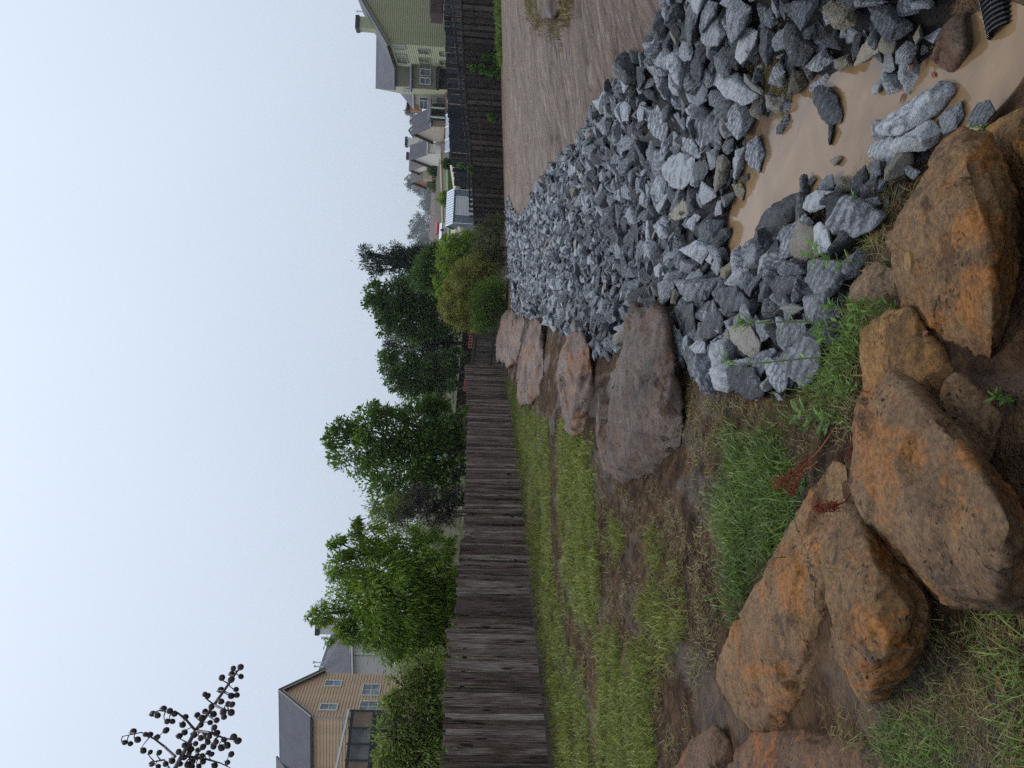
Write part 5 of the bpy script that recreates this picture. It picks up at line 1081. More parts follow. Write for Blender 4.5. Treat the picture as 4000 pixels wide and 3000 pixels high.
for f in (.03, .33, .66, .97): MB().bar(p[0].lerp(p[1], f) + Z1 * .03, p[3].lerp(p[2], f) + Z1 * .03, .05, .05).build('roof_seam', M['pale_metal'], root)
d = 56; s0, s1 = P(1834, 874, d), P(1834, 742, d); axs = dirh(s0, s1); os_ = outn(axs, s0); t0, t1 = P(1768, 870, d), P(1771, 740, d); t1.z = t0.z
zb = T((s0.x + s1.x) / 2, s0.y) - .1
root = empty('garden_shed', (s0.x, s0.y, zb), 'blue grey garden shed with white roll-up door behind the board fence', 'shed')
def col(p, z): return Vector((p.x, p.y, z))
bk = -os_ * 2.4
MB().slab([col(t0, zb), col(t1, zb), t1, t0], .06, os_).slab([col(t0, zb), col(t0, zb) + bk, t0 + bk, t0 + bk / 2 + Z1 * .55, t0], .06, -axs).slab([col(t1, zb), col(t1, zb) + bk, t1 + bk, t1 + bk / 2 + Z1 * .55, t1], .06, axs).build('wall', M['shed_wall'], root)
rfm = MB().slab([t0 + os_ * .12 - axs * .08, t1 + os_ * .12 + axs * .08, t1 + bk / 2 + Z1 * .58 + axs * .08, t0 + bk / 2 + Z1 * .58 - axs * .08], .05, Z1)
rfm.slab([t0 + bk - axs * .08, t1 + bk + axs * .08, t1 + bk / 2 + Z1 * .58 + axs * .08, t0 + bk / 2 + Z1 * .58 - axs * .08], .05, Z1); rfm.build('roof', M['pale_metal'], root)
Lsd = (t1 - t0).length
for i in range(13):
    q = t0.lerp(t1, (i + .5) / 13); MB().bar(q + os_ * .11 + Z1 * .03, q + bk / 2 + Z1 * .61, .025, .03).build('roof_rib', M['metal_roof'], root)
for q in (t0, t1): MB().bar(col(q, zb) + os_ * .03, q + os_ * .03, .09, .05, axs).build('corner_trim', M['pale_metal'], root)
for i in list(range(1, 7)) + list(range(20, 25)):
    q = t0.lerp(t1, i / 25.5); MB().bar(col(q, zb) + os_ * .015, q - Z1 * .16 + os_ * .015, .035, .025, axs).build('wall_rib', M['wall_rib'], root)
dl, dr = t0.lerp(t1, .245), t0.lerp(t1, .8); dh = t0.z - .2
dmb = MB()
nsl = 16
for i in range(nsl):
    z0 = zb + (dh - zb) * i / nsl; z1 = zb + (dh - zb) * (i + 1) / nsl - .012
    MB().box((col(dl, (z0 + z1) / 2) + col(dr, (z0 + z1) / 2)) / 2 + os_ * .02, (dr - dl) / 2 * .97, os_ * .015, Z1 * (z1 - z0) / 2).build('door_slat', M['trim'], root)
for q in (dl, dr): MB().bar(col(q, zb) + os_ * .04, col(q, dh) + os_ * .04, .07, .05, axs).build('door_frame', M['pale_metal'], root)
MB().bar(col(dl, dh) + os_ * .042, col(dr, dh) + os_ * .042, .05, .07).build('door_frame', M['pale_metal'], root)
MB().tube([t0.lerp(t1, .47) - Z1 * .08, t0.lerp(t1, .47) - Z1 * .08 + os_ * .08], .05, 8).build('wall_lamp', M['dark_metal'], root)
MB().box(dl.lerp(dr, .12) * 1 + Vector((0, 0, zb + .35 - dl.z)) + os_ * .05, axs * .06, os_ * .02, Z1 * .03).build('door_handle', M['dark_metal'], root)

# --- terraces, far small buildings
M['concrete'] = mat_plain('sandy_concrete', (0.42, 0.36, 0.27), .8, .1); M['red'] = mat_plain('red_sheet', (0.36, 0.045, 0.06), .5); M['lawn'] = mat_plain('lawn_green', (0.085, 0.14, 0.035), .8, .25, 2)
M['bare_hill'] = mat_plain('bare_brown_earth', (0.075, 0.055, 0.045), .9, .25, .4); M['ochre'] = mat_plain('ochre_ledge', (0.26, 0.22, 0.12), .9, .2)
def terrace(name, label, c1, c2, d0, d1, mat, kind='structure', cat=None):
    """a sloping strip of ground between two pixel lines, the upper one farther away"""
    (x0, y0, x1, y1), (u0, v0, u1, v1) = c1, c2
    q = [P(x0, y0, d0), P(x1, y1, d0), P(u1, v1, d1), P(u0, v0, d1)]
    o = MB().slab(q, 1.2, Z1).build(name, M[mat]); tag(o, label, cat, kind=kind); return o
terrace('hillside', 'bare brown earth slope beyond the shed', (1765, 1010, 1752, 560), (1704, 1010, 1694, 560), 84, 132, 'bare_hill')
terrace('hill_ledge', 'thin ochre ledge across the bare slope', (1733, 1000, 1722, 600), (1730, 1000, 1716, 600), 100, 104, 'ochre')
terrace('lawn', 'strip of green lawn above the tan slabs', (1755, 960, 1748, 640), (1748, 960, 1741, 660), 72, 77, 'lawn')
for i, (poly, dd, lb) in enumerate([([(1757, 645), (1770, 735), (1780, 738), (1772, 645)], 58, 'long tan concrete slab right of the blue grey shed'), ([(1760, 882), (1762, 938), (1776, 950), (1783, 945), (1783, 882)], 62, 'tan concrete patio slab left of the blue grey shed, the upper one'), ([(1787, 886), (1787, 942), (1800, 940), (1802, 912), (1796, 886)], 58, 'tan concrete slab left of the blue grey shed, the lower one')]):
    q = [P(x, y, dd - (x - 1757) * .1) for x, y in poly]; o = MB().slab(q, .3, Z1).build('concrete_slab', M['concrete']); tag(o, lb, 'slab')
def hut(name, label, px, py, d, w, h, wall, roof, rise=.4):
    c = P(px, py, d); root = empty(name, c - Z1 * h, label, 'hut')
    MB().box(c - Z1 * h / 2, Vector((w / 2, 0, 0)), Vector((0, w / 3, 0)), Z1 * h / 2).build('wall', M[wall], root)
    rfm = MB()
    for s in (-1, 1): rfm.slab([c + Vector((-w / 2 - .1, s * (w / 3 + .1), 0)), c + Vector((w / 2 + .1, s * (w / 3 + .1), 0)), c + Vector((w / 2 + .1, 0, rise)), c + Vector((-w / 2 - .1, 0, rise))], .08, Z1)
    rfm.build('roof', M[roof], root); return root
hut('red_shed', 'small red roofed hut in front of the hazy trees', 1709, 892, 112, 1.5, .6, 'red', 'red', .35)
r_ = hut('white_hut', 'small white hut on the bare slope', 1726, 905, 98, 1.9, .9, 'trim', 'trim', .35)
MB().box(P(1728, 899, 97), Vector((.12, 0, 0)), Vector((0, .1, 0)), Z1 * .25).build('hut_window', M['dark_metal'], r_)
hut('glass_bin', 'small pale metal bin at the right edge of the far bush', 1788, 939, 52, .5, .45, 'pale_metal', 'pale_metal', .05)

# --- teal houses far away between the trees
d = 118; zb = P(1780, 1580, d).z
r, a, b, axh, oh, z = block('teal_house', 'bright teal house with chimney, its gable above a mauve lower roof', (1719, 1640, d), (1690, 1588, d + 6), 0, zb - 1, 2.6, ('teal', 'brown_roof'), 7)
ga, gp, gb = P(1664, 1632, d - 2), P(1702, 1578, d + 3), P(1703, 1640, d - 2)
MB().slab([P(1752, 1640, d - 2), P(1752, 1580, d + 2), gp, ga, gb], .3, Vector((0, -1, 0))).build('gable_wall', M['teal'], r)
MB().bar(ga, gp, .2, .25).build('rake_board', M['trim'], r); MB().box(P(1696, 1610, d - 2.6), Vector((.3, 0, 0)), Vector((0, .1, 0)), Z1 * .25).build('attic_window', M['dark_metal'], r)
chimney(r, P(1676, 1570, d + 6), 'teal', .55, 1.6)
MB().slab([P(1735, 1640, d - 6), P(1735, 1588, d - 6), P(1703, 1580, d - 1), P(1703, 1642, d - 1)], .2, Z1).build('roof', M['brown_roof'], r)
MB().slab([P(1768, 1632, d - 5.5), P(1768, 1584, d - 5.5), P(1737, 1586, d - 5.5), P(1737, 1640, d - 5.5)], .2, Vector((0, -1, 0))).build('lower_wall', M['sand'], r)
window(r, P(1748, 1629, d - 5.8), Vector((1, 0, 0)), Z1, Vector((0, -1, 0)), 1.0, .9, 2, 2)
for py in (1579, 1588): MB().box(P(1750, py, d - 6), Vector((.15, 0, 0)), Vector((0, .1, 0)), Z1 * .45).build('narrow_window', M['dark_metal'], r)
r, a, b, axh, oh, z = block('turquoise_house', 'turquoise house partly hidden by the big tree, right of the teal one', (1720, 1570, d + 14), (1718, 1535, d + 14), 0, zb - 1, 2.0, ('teal', 'brown_roof'), 5)
for px, py in ((1728, 1564), (1730, 1556), (1758, 1564), (1760, 1553)): window(r, P(px, py, d + 13.4), Vector((1, 0, 0)), Z1, Vector((0, -1, 0)), .7, .8, 1, 1)
o = MB().slab([P(1784, 1560, 92), P(1768, 1578, 92), P(1768, 1524, 92), P(1784, 1526, 92)], .2, Vector((0, -1, .6))).build('low_roof', M['brown_roof']); tag(o, 'low mauve shed roof in front of the turquoise house', 'roof')
# grey roof glimpsed between the two trees on the left
q = [P(1560, 1985, 60), P(1585, 1935, 60), P(1505, 1900, 66), P(1500, 1985, 66)]
root = empty('grey_roof_house', q[0] - Z1 * 6, 'house with plain grey roof, glimpsed between the two leafy trees', 'house')
MB().slab(q, .2, Z1).build('roof', M['slate'], root); MB().slab([q[0], q[1], q[1] - Z1 * 6, q[0] - Z1 * 6], .2, Vector((0, -1, 0))).build('wall', M['sand'], root)
# ---------------------------------------------------------------- trees and shrubs
M['bark'] = mat_plain('bark', (0.05, 0.04, 0.033), .8, .3, 4); M['twig'] = mat_plain('dark_twig', (0.03, 0.022, 0.02), .8, .2, 4)
M['l_deep'] = mat_leaf('deep_green_leaf', (0.012, 0.034, 0.005), (0.058, 0.125, 0.016), (0.19, 0.30, 0.045), .4)
M['l_lime'] = mat_leaf('lime_leaf', (0.02, 0.05, 0.004), (0.105, 0.185, 0.012), (0.30, 0.43, 0.035), .42)
M['l_pale'] = mat_leaf('pale_leaf', (0.035, 0.065, 0.010), (0.15, 0.21, 0.035), (0.34, 0.42, 0.09))
M['l_wine'] = mat_leaf('wine_dark_leaf', (0.010, 0.008, 0.009), (0.028, 0.02, 0.02), (0.06, 0.055, 0.03))
M['l_yellow'] = mat_leaf('yellow_green_leaf', (0.045, 0.06, 0.008), (0.19, 0.20, 0.03), (0.40, 0.37, 0.08))
M['l_forest'] = mat_leaf('forest_leaf', (0.008, 0.024, 0.005), (0.048, 0.105, 0.02), (0.14, 0.24, 0.05), .3)
M['l_dark'] = mat_leaf('dark_forest_leaf', (0.010, 0.018, 0.009), (0.03, 0.044, 0.02), (0.07, 0.09, 0.04), .1)
M['l_pine'] = mat_leaf('pine_needle', (0.012, 0.026, 0.016), (0.028, 0.055, 0.032), (0.06, 0.1, 0.055), .1)
M['l_far'] = mat_leaf('far_leaf', (0.03, 0.05, 0.036), (0.07, 0.105, 0.07), (0.12, 0.17, 0.11), .15)  # pale greyish green: part of the distance haze is in the leaf colour
M['l_weed'] = mat_leaf('weed_leaf', (0.03, 0.075, 0.012), (0.085, 0.18, 0.025), (0.17, 0.29, 0.05), .3)
M['l_olive'] = mat_leaf('olive_leaf', (0.03, 0.045, 0.012), (0.085, 0.105, 0.03), (0.18, 0.19, 0.06), .2)
def leaf_mesh(C, Dn, Up, L, Wd, curve, rs):
    """folded leaf blades: C centres, Dn unit directions, Up unit normals; four corners + a bent tip, two quads"""
    n = len(C); Sd = np.cross(Dn, Up); Sd /= np.maximum(np.linalg.norm(Sd, axis=1, keepdims=True), 1e-9); L = L[:, None]; Wd = Wd[:, None]; curve = np.asarray(curve).reshape(-1, 1)
    v0 = C; v1 = C + Dn * L * .45 + Sd * Wd * .5 + Up * Wd * .12; v2 = C + Dn * L * .45 - Sd * Wd * .5 + Up * Wd * .12; v3 = C + Dn * L * .97 - Up * L * curve
    V = np.stack([v0, v1, v3, v2], 1).reshape(-1, 3); F = np.arange(n * 4).reshape(n, 4); return V, F
def unit(v): return v / np.maximum(np.linalg.norm(v, axis=1, keepdims=True), 1e-9)
def crown_leaves(spheres, n, size, aspect, droop, curve, rs, clump=.24, shell=.35, upbias=.25):
    sp = np.array([(c[0], c[1], c[2], r) for c, r in spheres]); w = sp[:, 3] ** 2; w = w / w.sum()
    ncl = max(20, int(n / 38)); ci = rs.choice(len(sp), ncl, p=w)
    u = unit(rs.normal(size=(ncl, 3))); u[:, 2] += upbias * .5; u = unit(u)
    rad = sp[ci, 3] * (shell + (1 - shell) * rs.random(ncl) ** .5)
    cc = sp[ci, :3] + u * rad[:, None]; cr = sp[ci, 3] * clump * rs.uniform(.6, 1.3, ncl); ct = np.clip(rs.normal(.5, .24, ncl), 0, 1)
    k = rs.integers(0, ncl, n); off = rs.normal(size=(n, 3)) * .6
    C = cc[k] + off * cr[k][:, None]
    D = unit(off + u[k] * .9 + np.array([0, 0, -droop]) + rs.normal(size=(n, 3)) * .35)
    N_ = unit(np.array([0, 0, 1.0]) + u[k] * .5 + rs.normal(size=(n, 3)) * .45)
    L = size * rs.uniform(.6, 1.25, n); V, F = leaf_mesh(C, D, N_, L, L * aspect, curve * rs.uniform(.3, 1.4, n), rs)
    return V, F, np.repeat(ct[k], 4), cc
def tree(name, label, cat, sph, base, n, size, aspect, mat, droop=.2, curve=.1, bark='bark', trunk_r=.08, group=None, seed=1, clump=.24, shell=.35, bare=0, twig_r=.006, stems=1):
    rs = np.random.default_rng(seed); S_ = [(P(px, py, d + dd), r / FPX * d) for (px, py, r, d, dd) in [(s[0], s[1], s[2], s[3], rs.uniform(-.6, .6) * s[2] / FPX * s[3]) for s in sph]]
    base = Vector(base); base.z = T(base.x, base.y) - .05; root = empty(name, base, label, cat, group)
    V, F, tint, cc = crown_leaves(S_, int(n * 1.9), size, aspect, droop, curve, rs, clump, shell)
    put('crown', V, F, M[mat], root, False, attrs=[('tint', tint, 'FLOAT')])
    mid = sum((c for c, r in S_), Vector()) / len(S_); lowz = min(c.z - r * .4 for c, r in S_)
    for s in range(stems):
        mb = MB(); b = base + Vector((rs.uniform(-.3, .3), rs.uniform(-.2, .2), 0)) * (stems > 1)
        fork = Vector((b.x * .6 + mid.x * .4, b.y * .6 + mid.y * .4, max(base.z + .4, lowz)))
        mb.tube([b, b.lerp(fork, .5) + Vector((rs.uniform(-.05, .05), 0, 0)), fork], [trunk_r * 1.25, trunk_r, trunk_r * .85], 7)
        for i, (c, r) in enumerate(S_):
            if i % stems != s: continue
            m = fork.lerp(c, .5) + Vector((rs.uniform(-.1, .1), rs.uniform(-.1, .1), r * .15)); mb.tube([fork, m, c], [trunk_r * .6, trunk_r * .42, trunk_r * .25], 5)
        if s == 0: pass
        ct = cc[rs.permutation(len(cc))[:90 + bare]]
        for q in ct:
            q = Vector(q); c = min(S_, key=lambda a: (a[0] - q).length)[0]; tip = q + (q - c).normalized() * (size * 2.0 if bare else 0)
            mb.tube([c, c.lerp(q, .55) + Vector((rs.uniform(-.04, .04), rs.uniform(-.04, .04), .03)), tip], [twig_r * 2.4, twig_r * 1.6, twig_r * .6], 3, False)
        mb.build('trunk', M[bark], root)
    return root
tree('leafy_tree', 'dark green leafy young tree rising above the middle of the plank fence', 'tree',
     [(s[0], s[1], s[2], 30) for s in [(1300,1720,34),(1345,1690,55),(1400,1770,105),(1470,1690,95),(1445,1590,34),(1490,1610,40),(1560,1830,140),(1560,1640,70),(1640,1640,90),(1660,1760,130),(1740,1690,75),(1590,1930,80),(1700,1890,90),(1770,1760,60),(1700,1600,50),(1780,1850,45),(1800,1700,40),(1800,1620,34),(1790,1930,40)]], P(1900, 1760, 30), 13000, .18, .5, 'l_deep', .15, .12, seed=21, trunk_r=.09)
tree('peach_tree', 'lime green peach tree with narrow drooping leaves over the plank fence', 'tree',
     [(s[0], s[1], s[2], 19) for s in [(1215,2400,26),(1260,2400,48),(1330,2210,60),(1320,2120,34),(1370,2050,34),(1400,2330,120),(1450,2120,80),(1480,2230,110),(1540,2320,150),(1600,2440,150),(1570,2130,80),(1690,2160,85),(1730,2300,90),(1500,2490,95),(1370,2450,60),(1640,2550,95),(1740,2410,60),(1310,2490,40),(1700,2520,70)]], P(1900, 2330, 19.5), 17000, .155, .24, 'l_lime', .75, .35, seed=22, trunk_r=.07, clump=.2)
tree('light_shrub', 'loose pale green shrub with bare dark twigs, in front of the tan house', 'shrub',
     [(s[0], s[1], s[2], 14.8) for s in [(1590,2690,75),(1540,2760,60),(1560,2860,80),(1640,2940,95),(1680,2620,70),(1690,2780,70),(1700,2880,60),(1560,2990,85),(1500,2960,40),(1640,3060,80),(1660,2700,70)]], P(1900, 2830, 15), 9000, .08, .42, 'l_pale', .35, .15, bark='twig', seed=23, trunk_r=.03, bare=260, twig_r=.005, stems=3, clump=.3)
tree('wine_shrub', 'dark wine coloured twiggy shrub between the two leafy trees', 'shrub',
     [(s[0], s[1], s[2], 22.5) for s in [(1640,1960,70),(1700,1990,75),(1760,2000,60),(1590,2010,45),(1780,1930,40),(1690,2060,50)]], P(1900, 1990, 22.6), 4200, .06, .5, 'l_wine', .1, .1, bark='twig', seed=24, trunk_r=.025, bare=120, twig_r=.004, stems=3, clump=.32)
tree('small_pale_tree', 'small pale green tree between the peach tree and the dark leafy tree', 'tree',
     [(s[0], s[1], s[2], 27) for s in [(1460,1980,32),(1500,2020,50),(1550,1980,45),(1580,2050,45),(1480,2060,30),(1610,1990,35)]], P(1900, 2000, 27), 3200, .085, .5, 'l_pale', .2, .1, seed=25, trunk_r=.04, clump=.3)
# the bush mass at the far corner
tree('yellow_bush', 'large yellow green bush at the far end of the stone bed', 'bush',
     [(s[0], s[1], s[2], 37.5) for s in [(1800,1120,58),(1850,1200,65),(1770,1200,50),(1900,1130,65),(1860,1060,60),(1790,1255,34),(1740,1180,24),(1745,1130,22),(1920,1210,45),(1830,1280,26),(1765,1245,22),(1800,1060,40),(1730,1215,16),(1910,1060,40),(1880,1240,36),(1840,1140,50)]], P(1950, 1160, 37.5), 14000, .13, .3, 'l_yellow', .3, .25, seed=26, trunk_r=.05, stems=3, clump=.26)
tree('green_bush', 'green leafy lower half of the bush mass next to the brown boulders', 'bush',
     [(s[0], s[1], s[2], 36.3) for s in [(1900,1230,60),(1890,1170,60),(1930,1140,60),(1940,1200,45),(1880,1260,40)]], P(1960, 1200, 36.3), 6000, .10, .35, 'l_deep', .3, .2, seed=27, trunk_r=.04, stems=3, clump=.28)
tree('bright_bush', 'bright green sapling rising behind the yellow green bush', 'bush',
     [(s[0], s[1], s[2], 41) for s in [(1720,1100,32),(1745,1130,36),(1760,1010,55),(1800,960,55),(1750,960,36),(1720,1150,22),(1840,950,45),(1780,1060,45)]], P(1950, 1020, 41), 6500, .13, .5, 'l_lime', .2, .15, seed=28, trunk_r=.05, clump=.28, stems=2)
tree('low_bush', 'low olive green growth at the near foot of the board fence end', 'bush',
     [(s[0], s[1], s[2], 38.5) for s in [(1900,950,55),(1930,900,42),(1930,1000,50),(1880,1010,45),(1950,860,24),(1920,840,22),(1890,900,30)]], P(1968, 930, 38.5), 5200, .10, .35, 'l_olive', .25, .2, bark='twig', seed=29, trunk_r=.02, bare=60, stems=3, clump=.35)
# the tall trees behind
tree('pine_tree', 'dark pine with open clumps of needles, tallest of the big trees', 'tree',
     [(s[0], s[1], s[2], 56) for s in [(1432,985,24),(1445,1030,30),(1470,1060,26),(1500,985,24),(1510,1030,34),(1550,975,24),(1560,1020,34),(1585,1060,44),(1600,1000,34),(1640,1040,50),(1650,985,26),(1460,1000,20)]], P(1900, 1050, 56), 5200, .26, .3, 'l_pine', 0, .05, seed=31, trunk_r=.2, clump=.42, shell=.1)
tree('broad_tree', 'broad dark green tree with the widest rounded crown behind the bushes', 'tree',
     [(s[0], s[1], s[2], 54) for s in [(1470,1140,46),(1500,1200,60),(1470,1190,40),(1560,1150,70),(1570,1240,80),(1630,1190,80),(1640,1280,70),(1700,1150,70),(1720,1240,70),(1520,1270,45)]], P(1900, 1200, 54), 11500, .22, .6, 'l_forest', .15, .1, seed=32, trunk_r=.2, clump=.25)
tree('dark_tree', 'brownish dark thin leaved tree in the middle of the big trees', 'tree',  # thin brownish tree, dark in its own leaf colour
     [(s[0], s[1], s[2], 57) for s in [(1560,1310,50),(1620,1330,70),(1700,1320,70),(1760,1320,50),(1540,1360,36),(1660,1390,60),(1740,1390,50)]], P(1900, 1340, 57), 6000, .2, .4, 'l_dark', .2, .1, seed=33, trunk_r=.18, clump=.3, bare=60, twig_r=.02)
tree('fence_tree', 'green tree of the big group nearest the teal houses', 'tree',
     [(s[0], s[1], s[2], 52) for s in [(1515,1390,34),(1530,1440,46),(1580,1420,55),(1600,1490,65),(1650,1440,65),(1550,1490,40),(1690,1500,60),(1650,1530,45),(1740,1420,50),(1750,1490,40),(1780,1400,40)]], P(1900, 1450, 52), 9500, .2, .55, 'l_forest', .15, .1, seed=34, trunk_r=.16, clump=.26)
tree('understory_tree', 'mid green lower tree in front of the pine', 'tree',
     [(s[0], s[1], s[2], 49) for s in [(1680,1030,55),(1720,1060,50),(1690,1100,50),(1640,1090,45),(1700,980,36),(1750,1000,40)]], P(1900, 1040, 49), 6000, .17, .5, 'l_forest', .15, .1, seed=35, trunk_r=.12, clump=.26)
# hazy trees on the far hill
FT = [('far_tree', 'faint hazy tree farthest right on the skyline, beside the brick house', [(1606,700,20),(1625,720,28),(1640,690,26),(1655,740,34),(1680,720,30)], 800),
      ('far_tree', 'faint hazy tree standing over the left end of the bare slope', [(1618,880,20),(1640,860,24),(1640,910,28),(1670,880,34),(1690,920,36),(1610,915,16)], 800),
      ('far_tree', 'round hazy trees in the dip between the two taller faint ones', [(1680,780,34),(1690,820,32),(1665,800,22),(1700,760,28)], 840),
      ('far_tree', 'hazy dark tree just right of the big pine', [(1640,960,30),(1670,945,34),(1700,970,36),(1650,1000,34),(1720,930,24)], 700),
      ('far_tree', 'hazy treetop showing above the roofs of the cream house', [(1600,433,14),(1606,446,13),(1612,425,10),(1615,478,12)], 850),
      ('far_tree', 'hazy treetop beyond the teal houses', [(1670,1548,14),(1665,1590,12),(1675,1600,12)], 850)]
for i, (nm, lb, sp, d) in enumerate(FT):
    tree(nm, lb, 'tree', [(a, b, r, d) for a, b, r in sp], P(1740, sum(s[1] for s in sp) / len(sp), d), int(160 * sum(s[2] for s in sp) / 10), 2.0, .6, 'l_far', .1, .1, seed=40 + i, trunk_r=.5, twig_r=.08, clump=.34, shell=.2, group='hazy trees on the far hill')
for i, (px, py, r, d, lb) in enumerate([(1735, 775, 26, 72, 'round green garden bush above the blue grey shed'), (1742, 640, 16, 66, 'dark green bush between metal roof and tan slab'), (1690, 665, 16, 120, 'green shrub before the brick house'), (1700, 720, 26, 128, 'green hedge at the foot of the hazy trees'), (1740, 928, 12, 80, 'dark conical shrub beside the white hut')]):
    tree('garden_bush', lb, 'bush', [(px, py, r, d), (px + r * .6, py - r * .4, r * .7, d), (px + r * .5, py + r * .5, r * .7, d)], P(px + r * 1.6, py, d), 1500, .16 if d < 90 else .3, .5, 'l_lime' if i == 0 else 'l_forest', .2, .1, seed=60 + i, trunk_r=.05, clump=.35)
# climbers on the board fence
for i, (pts, lb) in enumerate([([(1955,290),(1940,262),(1915,285),(1880,268),(1840,268)], 'tall climbing vine on the dark board fence'), ([(1955,222),(1930,226),(1900,222),(1950,240)], 'short climbing vine on the dark board fence, to the right of the tall one'), ([(1960,470),(1930,468),(1912,455)], 'sparse climber low on the dark board fence'), ([(1838,660),(1820,650),(1800,645)], 'leafy sprig showing above the top of the board fence')]):
    tree('climbing_vine', lb, 'vine', [(a, b, 13 if i < 2 else 8, interp([(-300, 34), (0, 37.0), (850, 44), (1000, 45)], b)[0] - .25) for a, b in pts], P(1955, pts[0][1], 37.5 + 7 * pts[0][1] / 850 - .3), (900, 500, 120, 160)[i], .12, .75, 'l_weed', .4, .1, bark='twig', seed=70 + i, trunk_r=.012, clump=.5, shell=.0)

# ---------------------------------------------------------------- grass
M['grass'] = mat_leaf('grass_blade', (0.035, 0.05, 0.006), (0.15, 0.18, 0.022), (0.33, 0.34, 0.075), .25, .5)
M['dry_grass'] = mat_leaf('dry_grass_blade', (0.05, 0.038, 0.014), (0.15, 0.115, 0.04), (0.30, 0.25, 0.10), .2, .6)
M['lush_grass'] = mat_leaf('lush_grass_blade', (0.018, 0.042, 0.005), (0.075, 0.13, 0.018), (0.22, 0.29, 0.06), .25, .45)
def blades(C, H, Wd, rs, lean=.5, flat=0.0):
    n = len(C); a = rs.uniform(0, 2 * pi, n); le = rs.uniform(.1, 1, n) * lean
    dx, dy = np.cos(a), np.sin(a); sx, sy = -dy, dx; H = H[:, None]; Wd = Wd[:, None]
    up = np.stack([dx * le, dy * le, np.ones(n) * (1 - flat)], 1); up = unit(up); tip = np.stack([dx * le * 2.0, dy * le * 2.0, np.ones(n) * (.75 - flat)], 1); tip = unit(tip)
    Sd = np.stack([sx, sy, np.zeros(n)], 1) * Wd / 2
    m = C + up * H * .55; t_ = m + tip * H * .45
    V = np.stack([C - Sd, C + Sd, m + Sd * .75, m - Sd * .75, t_ + Sd * .08, t_ - Sd * .08], 1).reshape(-1, 3)
    b = np.arange(n)[:, None] * 6; F = np.concatenate([b + np.array([[0, 1, 2, 3]]), b + np.array([[3, 2, 4, 5]])]); return V, F
def grass_patch(name, label, polys, n, h, w, mat, seed, lean=.5, flat=0.0, patchy=.5, freq=.8, edge=.2, tuft=16):
    rs = np.random.default_rng(seed); areas = []
    for pl in polys:
        x = np.array([p[0] for p in pl]); y = np.array([p[1] for p in pl]); areas.append(abs(np.dot(x, np.roll(y, 1)) - np.dot(y, np.roll(x, 1))) / 2)
    Cs = []
    for pl, a in zip(polys, areas):
        k = int(n * a / sum(areas)); x0, x1 = min(p[0] for p in pl), max(p[0] for p in pl); y0, y1 = min(p[1] for p in pl), max(p[1] for p in pl)
        m = int(k * 1.3 * (x1 - x0) * (y1 - y0) / max(a, 1e-6)) + 10; m = min(m, 400000)
        # more blades close to the camera
        x, y = rs.uniform(x0, x1, m), y0 + (y1 - y0) * rs.random(m) ** 1.35; ok = inpoly(x, y, pl); x, y = x[ok][:k], y[ok][:k]
        x = x + rs.normal(size=len(x)) * edge * rs.random(len(x)); y = y + rs.normal(size=len(y)) * edge * rs.random(len(y))
        if patchy:
            f = np.array([noise.noise((a_ * freq, b_ * freq, seed)) + .5 * noise.noise((a_ * freq * 3.1, b_ * freq * 3.1, seed)) for a_, b_ in zip(x, y)]); ok = f > rs.normal(size=len(x)) * .22 - .75 + patchy; x, y = x[ok], y[ok]
        Cs.append(np.stack([x, y, Tn(x, y) - .005], 1))
    C0 = np.concatenate(Cs); nt = max(8, len(C0) // tuft); T0 = C0[rs.permutation(len(C0))[:nt]]; k = rs.integers(0, nt, len(C0)); loose = rs.random(len(C0)) < .3
    C = np.where(loose[:, None], C0, T0[k] + np.concatenate([rs.normal(size=(len(C0), 2)) * h * .38, np.zeros((len(C0), 1))], 1)); C[:, 2] = Tn(C[:, 0], C[:, 1]) - .004
    th = rs.uniform(.55, 1.35, nt); tt = np.clip(rs.normal(.5, .3, nt), 0, 1); hk = np.where(loose, .6, th[k]); hh = hk * h * rs.uniform(.4, 1.2, len(C)); V, F = blades(C, hh, w * rs.uniform(.6, 1.3, len(C)), rs, lean, flat)
    ti = np.clip(.5 * np.array([.5 + .5 * noise.noise((a * 1.3, b * 1.3, 4.2)) for a, b in C[:, :2]]) + .5 * tt[k], 0, 1)
    o = put(name, V, F, M[mat], None, False, attrs=[('tint', np.repeat(ti, 6), 'FLOAT')]); tag(o, label, kind='stuff'); return o
G = [g for g, w in GREEN]
grass_patch('grass', 'green grass strip along the foot of the plank fence', [G[0]], 60000, .13, .011, 'grass', 1, 1.1, .2, .56, 1.6)
grass_patch('grass', 'second band of green grass between two wheel ruts', [G[1]], 26000, .14, .011, 'grass', 2, 1.1, .25, .55, 1.7)
grass_patch('grass', 'bright grass bands nearest the picture corner', [G[2]], 16000, .13, .009, 'grass', 3, 1.1, .3, .52, 1.9)
grass_patch('dry_grass', 'yellowed flattened grass on the rutted soil', [wpoly([(2200,1700),(2180,2000),(2230,2400),(2300,3050),(2560,3050),(2780,2700),(2800,2300),(2830,1900),(2700,1900),(2400,1950),(2330,1800)])], 26000, .1, .006, 'dry_grass', 4, 2.2, .55, .55, 1.5)
grass_patch('grass', 'scattered green tufts on the rutted soil', G[3:7], 5000, .12, .008, 'grass', 5, 1.0, .2, .5, 2.5)
grass_patch('dry_grass', 'rusty dry weeds along the very foot of the plank fence', [wpoly([(2150,3080),(2098,2440),(2058,2060),(2020,1850),(2050,1850),(2095,2060),(2140,2440),(2205,3080)])], 14000, .12, .009, 'dry_grass', 14, 1.2, .3, .4, 1.2)
grass_patch('lush_grass', 'lush green weeds and grass beside the long slab boulder', [G[7]], 9500, .13, .0075, 'lush_grass', 6, 1.4, .25, .62, 2.2)
